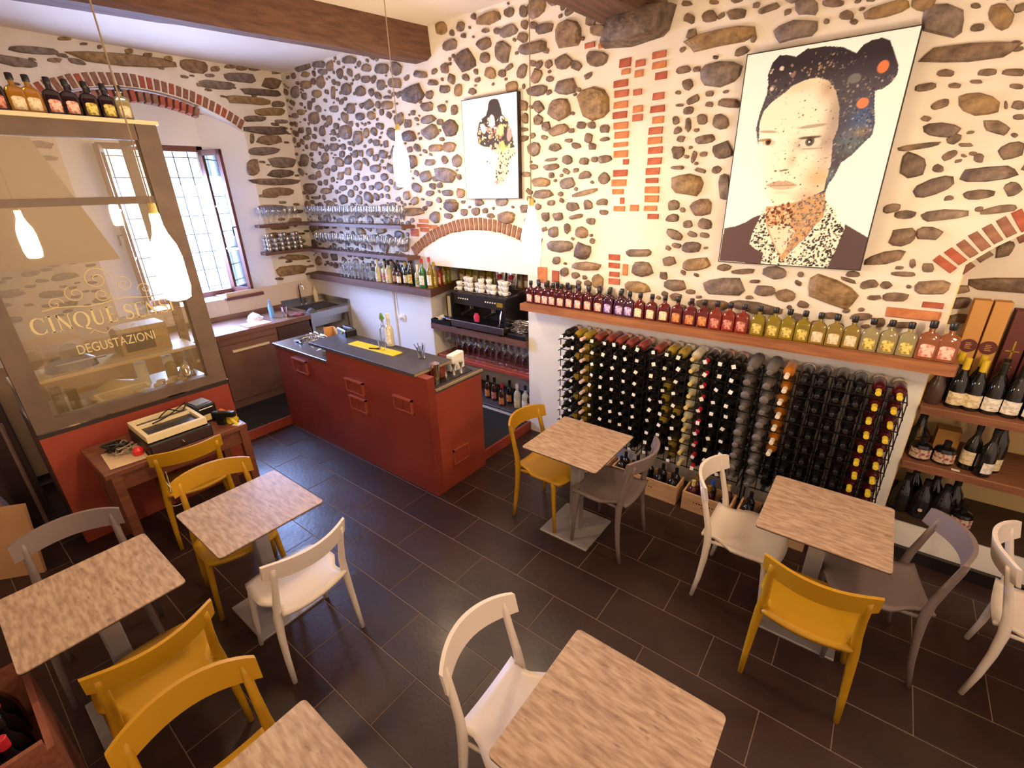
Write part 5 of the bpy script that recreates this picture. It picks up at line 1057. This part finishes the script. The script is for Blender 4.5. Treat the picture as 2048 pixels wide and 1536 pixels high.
# ================================================================== BEHIND THE DISPLAY GLASS
t = thing('meat_slicer', 'dark slicer with a steel arm on the shelf behind the glass', 'slicer', (-2.28, -1.62, 1.25)); obj('slicer_body', MB().loft([(0, .09, .16), (.05, .08, .15), (.09, .04, .10)], 14, 3), m_black, t, True); obj('arm', MB().tube([(.06, -.1, .05), (.09, .05, .06), (.06, .2, .05)], .008, 6), m_chrome, t, True); obj('blade', MB().lathe([(0, .07), (.006, .07)], 18).xform(Matrix.Rotation(PI / 2, 4, 'Y')), m_steel, t, loc=(.02, .02, .12))
t = thing('microwave_oven', 'dark counter oven with a tan front behind the lettered glass', 'oven', (-2.35, -1.14, 1.25)); obj('oven_body', MB().bbox(-.12, .12, -.17, .17, 0, .22, .006), mat('oven_tan', (180, 150, 104), .5), t); obj('oven_window', MB().box(.12, .124, -.14, .06, .03, .18), m_black, t)
one('plastic_bag', lump(.10, .19, .13, 15, 12), mat('bag_white', (218, 206, 176), .45), 'white plastic bag heaped on the worktop behind the glass', 'bag', smooth=True, loc=(-2.22, -1.42, .97))
for i, (y, g) in enumerate(((-1.78, 'dark'), (-1.70, 'dark'))): one('knife_block', MB().bbox(-.03, .03, -.03, .03, 0, .2 - i * .03, .004), m_black, 'black knife block behind the left of the display glass', 'knife block', 'knife blocks', loc=(-2.15, y, .97))
for i in range(6): one('ramekin', MB().lathe([(0, .028), (.03, .036), (.03, .032), (.006, .026)], 12, caps=False), m_cream, 'small cream bowl on the worktop behind the glass', 'bowl', 'small cream bowls behind the glass', smooth=True, loc=(-2.13 - (i % 2) * .08, -1.18 + i * .045, .97))
for i in range(2): one('paper_roll', MB().lathe([(0, .04), (.2, .04)], 14), m_paper, 'standing kitchen paper roll behind the glass', 'paper roll', 'kitchen paper rolls', smooth=True, loc=(-2.30, -1.22 + i * .2, .97))
one('foil_parcel', lump(.06, .06, .16, 27), m_chrome, 'crumpled silver foil parcel at the right end behind the glass', 'foil', smooth=True, loc=(-2.16, -.95, .97))
one('oil_jug', MB().lathe([(0, .04), (.01, .045), (.12, .045), (.16, .02), (.2, .018)], 12), G['gold'], 'golden oil jug behind the right side of the glass', 'jug', smooth=True, loc=(-2.28, -1.02, .97))
one('sponge', MB().bbox(-.03, .03, -.045, .045, 0, .03, .004), m_cream, 'cream sponge on the worktop behind the glass', 'sponge', loc=(-2.10, -1.30, .97))
# ================================================================== LEFT CORNER: THINGS LEANING BY THE PANEL
one('broom_stick', MB().tube([(-2.36, -2.11, 0), (-2.37, -2.10, .95)], .014, 8), mat('stick_grey', (130, 104, 92), .5), 'grey stick leaning beside the orange panel', 'stick', smooth=True)
one('leaning_board', MB().box(-.26, .26, -.012, .012, 0, .52), mat('board_tan', (176, 130, 88), .7, rgb2=(186, 140, 98), nscale=4), 'tan board leaning in the corner left of the orange panel', 'board', loc=(-1.98, -2.44, 0), rot=(-.18, 0, .9))
one('leaning_board', MB().box(-.22, .22, -.015, .015, 0, .62), mat('board_brown', (128, 90, 66), .7), 'brown board leaning behind the tan board', 'board', loc=(-2.12, -2.50, 0), rot=(-.14, 0, .9))
t = thing('tall_cupboard', 'dark brown tall cupboard in the gloom left of the display partition', 'cupboard', (-2.9, -2.7, 0)); m_cup = mat('cupboard_dark', (70, 50, 40), .7)
obj('carcass', MB().box(.0, .23, -.65, .66, 0, 1.9), m_cup, t); obj('door', MB().bbox(.23, .25, -.64, -.01, .06, 1.86, .004), m_cup, t); obj('door', MB().bbox(.23, .25, .01, .65, .06, 1.86, .004), m_cup, t)
one('grey_sack', lump(.20, .20, .75, 51, 14, 8), mat('sack_grey', (110, 94, 84), .85), 'slumped grey sack standing in the dark corner behind the boards', 'sack', smooth=True, loc=(-2.42, -2.42, 0))
# ================================================================== WOODEN BOTTLE CASE AT THE LOWER LEFT
t = thing('bottle_case', 'reddish wooden case holding dark bottles beside the left table', 'case', (.17, -2.56, 0)); m_case = mat('case_wood', (122, 66, 48), .6, rgb2=(142, 84, 62), nscale=5, stretch=(1, 8, 8))
for nm, mb in (('back_board', MB().box(-.26, .26, .135, .155, 0, .62)), ('front_board', MB().box(-.26, .26, -.155, -.135, 0, .62)), ('side_board', MB().box(-.26, -.24, -.135, .135, 0, .66)), ('side_board', MB().box(.24, .26, -.135, .135, 0, .66)), ('shelf', MB().box(-.24, .24, -.135, .135, .36, .38))): obj(nm, mb, m_case, t)
for i in range(4):
    for r in range(2): round_bottle(.0 + i * .11, -2.51 - r * .10, .38, WP, 'black', ('black', 'red')[i % 2], 'white' if i != 2 else 'pink', (.03, .11), 'dark bottle with %s capsule standing in the wooden case' % ('black', 'red')[i % 2], 'bottles in the wooden case, %s' % ('black', 'red')[i % 2])
one('paper_bag', MB().loft([(0, .05, .03, 4), (.25, .055, .03, 4), (.30, .05, .01, 4)], 12), mat('bag_cream', (236, 208, 150), .7), 'cream paper bag wedged behind the bottles of the wooden case', 'bag', smooth=True, loc=(-.05, -2.62, .40))

# ================================================================== PICTURES: flat prints on deep edged canvases
def poly_mask(X, Z, pts):
    m = np.zeros(X.shape, bool); n = len(pts); j = n - 1
    for i in range(n):
        xi, zi = pts[i]; xj, zj = pts[j]
        c = ((zi > Z) != (zj > Z)) & (X < (xj - xi) * (Z - zi) / ((zj - zi) if zj != zi else 1e-9) + xi); m ^= c; j = i
    return m
class Print:
    """colours of a flat print, drawn on a fine grid in the plane of the picture"""
    def __init__(s, x0, x1, z0, z1, step, yplane):
        s.nx = int((x1 - x0) / step) + 1; s.nz = int((z1 - z0) / step) + 1; s.b = (x0, x1, z0, z1); s.y = yplane
        s.X, s.Z = np.meshgrid(np.linspace(x0, x1, s.nx), np.linspace(z0, z1, s.nz)); s.C = np.ones(s.X.shape + (3,)) * np.array(lin((255, 253, 250))[:3])
        s.rnd = np.random.RandomState(3)
    def P(s, ox, oy, k, pts): return [(lambda p: (p.x, p.z))(on_y(ox + a / k, oy + b / k, s.y)) for a, b in pts]
    def put(s, m, rgb, a=1.0):
        c = np.array(lin(rgb)[:3]); a = (a if np.isscalar(a) else a[..., None]) * m[..., None]; s.C = s.C * (1 - a) + c * a
    def poly(s, pts, rgb, a=1.0): m = poly_mask(s.X, s.Z, pts); s.put(m.astype(float), rgb, a); return m
    def blob(s, c, rx, rz, rgb, a=1.0, ang=0.0, soft=1.0):
        dx, dz = s.X - c[0], s.Z - c[1]; ca, sa = math.cos(ang), math.sin(ang); d = ((dx * ca + dz * sa) / rx) ** 2 + ((-dx * sa + dz * ca) / rz) ** 2
        s.put(np.clip((1.0 - d) * soft if soft > 1 else np.exp(-d * 1.6), 0, 1), rgb, a)
    def dots(s, mask, n, r0, r1, cols, a=.9):
        idx = np.argwhere(mask)
        if len(idx) == 0: return
        for k in s.rnd.randint(0, len(idx), n):
            i, j = idx[k]; c = (s.X[i, j], s.Z[i, j]); r = s.rnd.uniform(r0, r1); q = int(r / (s.X[0, 1] - s.X[0, 0])) + 2
            sl = np.s_[max(i - q, 0):i + q + 1, max(j - q, 0):j + q + 1]; th = s.rnd.uniform(0, 3.1); e = s.rnd.uniform(.5, 1)
            dx, dz = s.X[sl] - c[0], s.Z[sl] - c[1]; d = ((dx * math.cos(th) + dz * math.sin(th)) / r) ** 2 + ((-dx * math.sin(th) + dz * math.cos(th)) / (r * e)) ** 2
            w = (d < 1)[..., None] * a; s.C[sl] = s.C[sl] * (1 - w) + np.array(lin(cols[s.rnd.randint(len(cols))])[:3]) * w
    def mesh(s, name, rough=.6):
        me = bpy.data.meshes.new(name); x0, x1, z0, z1 = s.b
        vs = np.stack([s.X.ravel() - (x0 + x1) / 2, np.zeros(s.X.size), s.Z.ravel() - z0], 1); n = s.nx
        i = np.arange(s.nz - 1)[:, None] * n + np.arange(n - 1)[None, :]; i = i.ravel(); f = np.stack([i, i + 1, i + n + 1, i + n], 1)
        me.vertices.add(len(vs)); me.vertices.foreach_set('co', vs.ravel()); me.loops.add(f.size); me.loops.foreach_set('vertex_index', f.ravel())
        me.polygons.add(len(f)); me.polygons.foreach_set('loop_start', np.arange(len(f)) * 4); me.polygons.foreach_set('loop_total', np.full(len(f), 4)); me.update(); me.validate()
        at = me.color_attributes.new('print', 'FLOAT_COLOR', 'POINT'); at.data.foreach_set('color', np.concatenate([s.C.reshape(-1, 3), np.ones((s.C.shape[0] * s.C.shape[1], 1))], 1).ravel())
        m = bpy.data.materials.new(name); m.use_nodes = True; nt = m.node_tree; a = nt.nodes.new('ShaderNodeAttribute'); a.attribute_name = 'print'
        nt.links.new(a.outputs['Color'], nt.nodes['Principled BSDF'].inputs['Base Color']); nt.nodes['Principled BSDF'].inputs['Roughness'].default_value = rough
        nt.nodes['Principled BSDF'].inputs['Specular IOR Level'].default_value = .25; me.materials.append(m); return me
def picture(p, label):
    x0, x1, z0, z1 = p.b; t = thing('canvas_picture', label, 'picture', ((x0 + x1) / 2, p.y, z0), 0, 'portrait canvases'); hw = (x1 - x0) / 2; H = z1 - z0
    obj('stretcher_frame', MB().box(-hw - .006, hw + .006, .001, YW - p.y - .001, -.006, H + .006), m_canvas_edge, t); link('printed_canvas', p.mesh('printed_canvas'), t, (0, 0, 0))
YP = 1.405
a = on_y(1493, 112, YP); b = on_y(1720, 540, YP)
p = Print(1.478, 2.305, 1.900, 3.135, .0036, YP)
T = lambda pts: p.P(1430, 40, 4.876, pts); Bt = lambda pts: p.P(1430, 270, 4.876, pts)
HAIR = (50, 41, 48)
hair = p.poly(T([(520, 640), (515, 540), (560, 420), (630, 345), (700, 340), (790, 358), (900, 280), (1100, 255), (1250, 262), (1330, 300), (1380, 322), (1450, 240), (1540, 190), (1640, 172), (1710, 200), (1735, 270), (1760, 350), (1790, 440), (1780, 530), (1720, 610), (1640, 670), (1560, 690), (1555, 850), (1560, 1000), (1530, 1120), (1430, 1220), (1330, 1320), (1230, 1390), (1160, 1530)]) + Bt([(1110, 470), (1075, 560), (1075, 720), (900, 720)]) + T([(1000, 1250), (420, 1210), (400, 1060), (440, 900), (500, 740)]), HAIR)
FACE = (252, 244, 222)
face = p.poly(T([(425, 1200), (435, 1000), (480, 880), (570, 790), (690, 700), (760, 640), (880, 585), (1000, 560), (1110, 590), (1180, 690), (1215, 850), (1200, 1050), (1150, 1180), (1130, 1400)]) + Bt([(1090, 420), (1060, 540), (930, 610), (800, 660), (660, 700), (560, 690), (480, 560), (440, 300), (425, 60)]), FACE)
def fb(zx, zy, rx, rz, rgb, al=1.0, ang=0.0, soft=1.0, bot=False):
    c = (Bt if bot else T)([(zx, zy)])[0]; p.blob(c, rx, rz, rgb, al, ang, soft)
keep = p.C.copy(); fm = face[..., None].astype(float)
fb(1170, 900, .06, .30, (170, 146, 122), .7); fb(1100, 660, .06, .08, (170, 124, 90), .65); fb(1190, 1020, .06, .18, (140, 130, 130), .6); fb(1080, 1350, .07, .2, (206, 184, 176), .55)
fb(830, 640, .16, .05, (196, 180, 140), .5); fb(1000, 420, .10, .08, (212, 176, 120), .8, bot=True); fb(840, 1210, .06, .05, (150, 130, 100), .6); fb(750, 1370, .035, .05, (222, 190, 150), .7); fb(900, 600, .10, .05, (196, 150, 110), .7, bot=True)
fb(1070, 1190, .07, .05, (150, 124, 104), .5)
p.C = keep * (1 - fm) + p.C * fm
fade = np.clip((T([(700, 1200)])[0][0] - p.X) / .18, 0, 1) * np.clip((T([(700, 1000)])[0][1] - p.Z) / .08, 0, 1) * face
p.put(fade, (255, 253, 250), .9)
side = hair & ~face & (p.Z < T([(0, 750)])[0][1]); p.put((hair & ~face) * np.clip((T([(0, 560)])[0][1] - p.Z) / .16, 0, 1), (104, 98, 108), .55); keep = p.C.copy(); hm = (hair & ~face)[..., None].astype(float)
fb(1440, 960, .075, .10, (78, 104, 150), .95); fb(1300, 1150, .07, .06, (110, 118, 136), .7); fb(1420, 1090, .05, .03, (170, 150, 90), .6); fb(1330, 1230, .09, .06, (110, 128, 134), .6); fb(1100, 400, .05, .05, (110, 140, 146), .6, bot=True)
p.C = keep * (1 - hm) + p.C * hm
p.dots(side, 520, .003, .007, [(44, 38, 48), (200, 196, 196), (120, 116, 122), (70, 76, 96), (150, 138, 128), (84, 84, 100)], .6)
top_hair = hair & ~face & ~side
for zx, zy, n, cols in ((1030, 430, 0, 0),):
    m_ = top_hair & (((p.X - T([(1010, 440)])[0][0]) ** 2 + (p.Z - T([(1010, 440)])[0][1]) ** 2) < .085 ** 2); p.dots(m_, 60, .003, .007, [(186, 160, 124), (60, 48, 54), (196, 172, 140)], .7)
m_ = top_hair & (((p.X - T([(640, 560)])[0][0]) ** 2 + (p.Z - T([(640, 560)])[0][1]) ** 2) < .075 ** 2); p.dots(m_, 34, .005, .013, [(232, 222, 214), (60, 48, 54), (150, 126, 120)], .8)
m_ = top_hair & (p.X > T([(1130, 0)])[0][0]); p.dots(m_ & (p.Z < T([(0, 420)])[0][1]) & (p.X < T([(1560, 0)])[0][0]), 80, .002, .005, [(110, 106, 112), (150, 148, 150), (50, 44, 56)], .6); p.dots(top_hair & (p.X < T([(520, 0)])[0][0] + .04), 60, .003, .007, [(180, 160, 150), (50, 40, 46)], .7)
fb(1640, 455, .027, .032, (222, 128, 82), 1, soft=4); fb(1440, 810, .030, .028, (226, 138, 96), 1, soft=4); fb(1360, 570, .034, .026, (124, 120, 120), .9, soft=3)
# eyes, brows, nose, lips
fb(525, 1195, .040, .020, (224, 206, 176), 1, -.1, 3); fb(520, 1190, .018, .020, (86, 64, 48), 1, 0, 3); fb(520, 1190, .008, .010, (34, 26, 24), 1, 0, 3); fb(480, 1170, .045, .008, (150, 104, 58), .8, .05, 3); fb(520, 1090, .06, .009, (176, 158, 120), .8, -.1, 2)
fb(925, 1200, .062, .030, (226, 218, 204), 1, .03, 3); fb(925, 1185, .026, .028, (96, 90, 84), 1, 0, 3); fb(925, 1180, .011, .012, (26, 24, 26), 1, 0, 3); fb(918, 1190, .006, .006, (240, 240, 236), 1, 0, 3); fb(925, 1145, .066, .009, (84, 66, 54), .9, .03, 3); fb(930, 1255, .055, .006, (176, 156, 136), .8, .0, 2); fb(950, 1035, .085, .011, (150, 128, 104), .7, .06, 2)
fb(670, 345, .030, .006, (120, 92, 60), .9, .1, 3, True); fb(590, 350, .010, .006, (90, 64, 44), .9, 0, 3, True)
p.poly(Bt([(490, 495), (560, 460), (620, 445), (660, 452), (710, 448), (760, 465), (810, 495), (740, 500), (640, 496), (560, 500)]), (192, 156, 128), .85); p.poly(Bt([(505, 496), (640, 500), (800, 496), (750, 522), (650, 534), (560, 524)]), (226, 198, 170), .8); fb(650, 512, .062, .016, (222, 190, 160), .8, 0, 2, True); fb(650, 494, .075, .0035, (132, 92, 74), .9, 0, 3, True); fb(650, 560, .06, .012, (214, 190, 150), .5, 0, 1, True)
p.dots(face & (p.X > T([(760, 0)])[0][0]), 130, .0026, .0044, [(40, 32, 34), (70, 52, 44)], .95)
# neck, lace collar, dark dress
p.poly(Bt([(90, 910), (200, 890), (300, 850), (380, 800), (460, 775), (480, 1260), (40, 1225)]), (98, 74, 74)); p.poly(Bt([(1270, 870), (1390, 940), (1510, 1010), (1430, 1320), (1090, 1300)]), (92, 72, 74))
neck = p.poly(Bt([(500, 700), (620, 690), (800, 650), (960, 590), (1075, 560), (1080, 700), (1060, 800), (960, 900), (900, 990), (800, 1080), (700, 1180), (650, 1250), (590, 1100), (520, 960), (490, 840)]), (206, 164, 116))
p.put(poly_mask(p.X, p.Z, Bt([(520, 900), (700, 850), (780, 950), (720, 1060), (640, 1180), (560, 1020)])).astype(float), (246, 232, 204), .9)
p.dots(neck & (p.X > Bt([(900, 0)])[0][0]), 260, .004, .008, [(104, 104, 120), (150, 150, 150), (90, 60, 80), (190, 150, 110)], .8)
p.dots(neck & (p.X <= Bt([(900, 0)])[0][0]) & (p.Z > Bt([(0, 900)])[0][1]), 90, .005, .012, [(110, 40, 34), (150, 60, 44), (236, 214, 180), (80, 40, 40)], .9)
p.dots(neck, 160, .003, .006, [(90, 50, 40), (236, 210, 160), (130, 70, 50)], .8)
lace = poly_mask(p.X, p.Z, Bt([(480, 700), (440, 800), (370, 940), (335, 1060), (390, 1110), (470, 1150), (445, 1250), (640, 1262), (1095, 1290), (1180, 1110), (1265, 910), (1200, 830), (1170, 720), (1080, 640), (1080, 780), (970, 900), (900, 1000), (800, 1090), (690, 1200), (650, 1250), (590, 1100), (510, 950), (490, 850)]))
p.put(lace.astype(float), (246, 240, 220)); p.dots(lace, 520, .004, .0085, [(36, 32, 34), (50, 42, 40)], .95); p.dots(lace, 120, .004, .007, [(226, 216, 186), (250, 246, 232)], .9)
picture(p, 'large portrait print of a dark haired head with lace collar hung above the long shelf')
q = Print(-.925, -.302, 2.338, 3.158, .0036, YP); T2 = lambda pts: q.P(900, 170, 12.8, pts); B2 = lambda pts: q.P(900, 285, 12.8, pts); p = q
q.put(np.ones(q.X.shape), (255, 253, 250))
h1 = q.poly(T2([(1010, 400), (1060, 365), (1150, 350), (1230, 370), (1270, 480), (1310, 620), (1330, 740), (1400, 820), (1480, 920), (1510, 1040), (1560, 1160), (1600, 1300), (1640, 1500)]) + B2([(1680, 230), (1660, 320), (1560, 380), (1500, 560), (1480, 800), (1400, 1000), (1320, 1150), (1250, 1050), (1180, 1000), (1190, 600), (1250, 300), (1100, 200), (1000, 120), (860, 110), (770, 60)]) + T2([(720, 1500), (700, 1200), (740, 980), (820, 860), (920, 780), (960, 640), (980, 480)]), (62, 54, 50))
low = h1 & (q.Z < T2([(0, 1000)])[0][1]); q.dots(low, 130, .008, .022, [(226, 220, 220), (70, 58, 54), (196, 186, 120), (176, 130, 120), (210, 180, 150), (60, 50, 48)], .85); q.dots(low, 160, .004, .010, [(40, 34, 34), (236, 226, 210), (150, 110, 80)], .85)
neckq = h1 & (q.Z < B2([(0, 280)])[0][1]); q.put(neckq.astype(float), (238, 214, 172), .9); q.dots(neckq, 46, .006, .012, [(36, 30, 30), (60, 44, 40)], .95)
def b2(zx, zy, rx, rz, rgb, al, ang=0., soft=3., f=T2): q.blob(f([(zx, zy)])[0], rx, rz, rgb, al, ang, soft)
b2(1070, 930, .035, .055, (222, 220, 218), 1); b2(850, 1120, .03, .045, (220, 214, 226), 1, .4); b2(1300, 1150, .035, .05, (206, 204, 140), 1, -.3); b2(1340, 100, .03, .05, (206, 178, 110), 1, 0, 3, B2); b2(1520, 1260, .03, .06, (186, 146, 150), .9, -.2)
b2(955, 490, .014, .010, (40, 38, 40), .9, 0, 3, B2); b2(1020, 530, .02, .007, (60, 58, 60), .8, -.5, 3, B2); b2(890, 410, .02, .006, (140, 140, 140), .7, 0, 2, B2); b2(1050, 600, .012, .02, (150, 150, 150), .5, 0, 2, B2)
b2(1130, 1020, .05, .008, (150, 136, 116), .8, .08, 2, B2); b2(1230, 1010, .035, .018, (196, 84, 74), .8, 0, 2, B2); b2(1300, 1060, .05, .04, (246, 206, 200), .6, 0, 1, B2)
picture(q, 'small portrait print of a head with high dark hair hung above the niche arch')
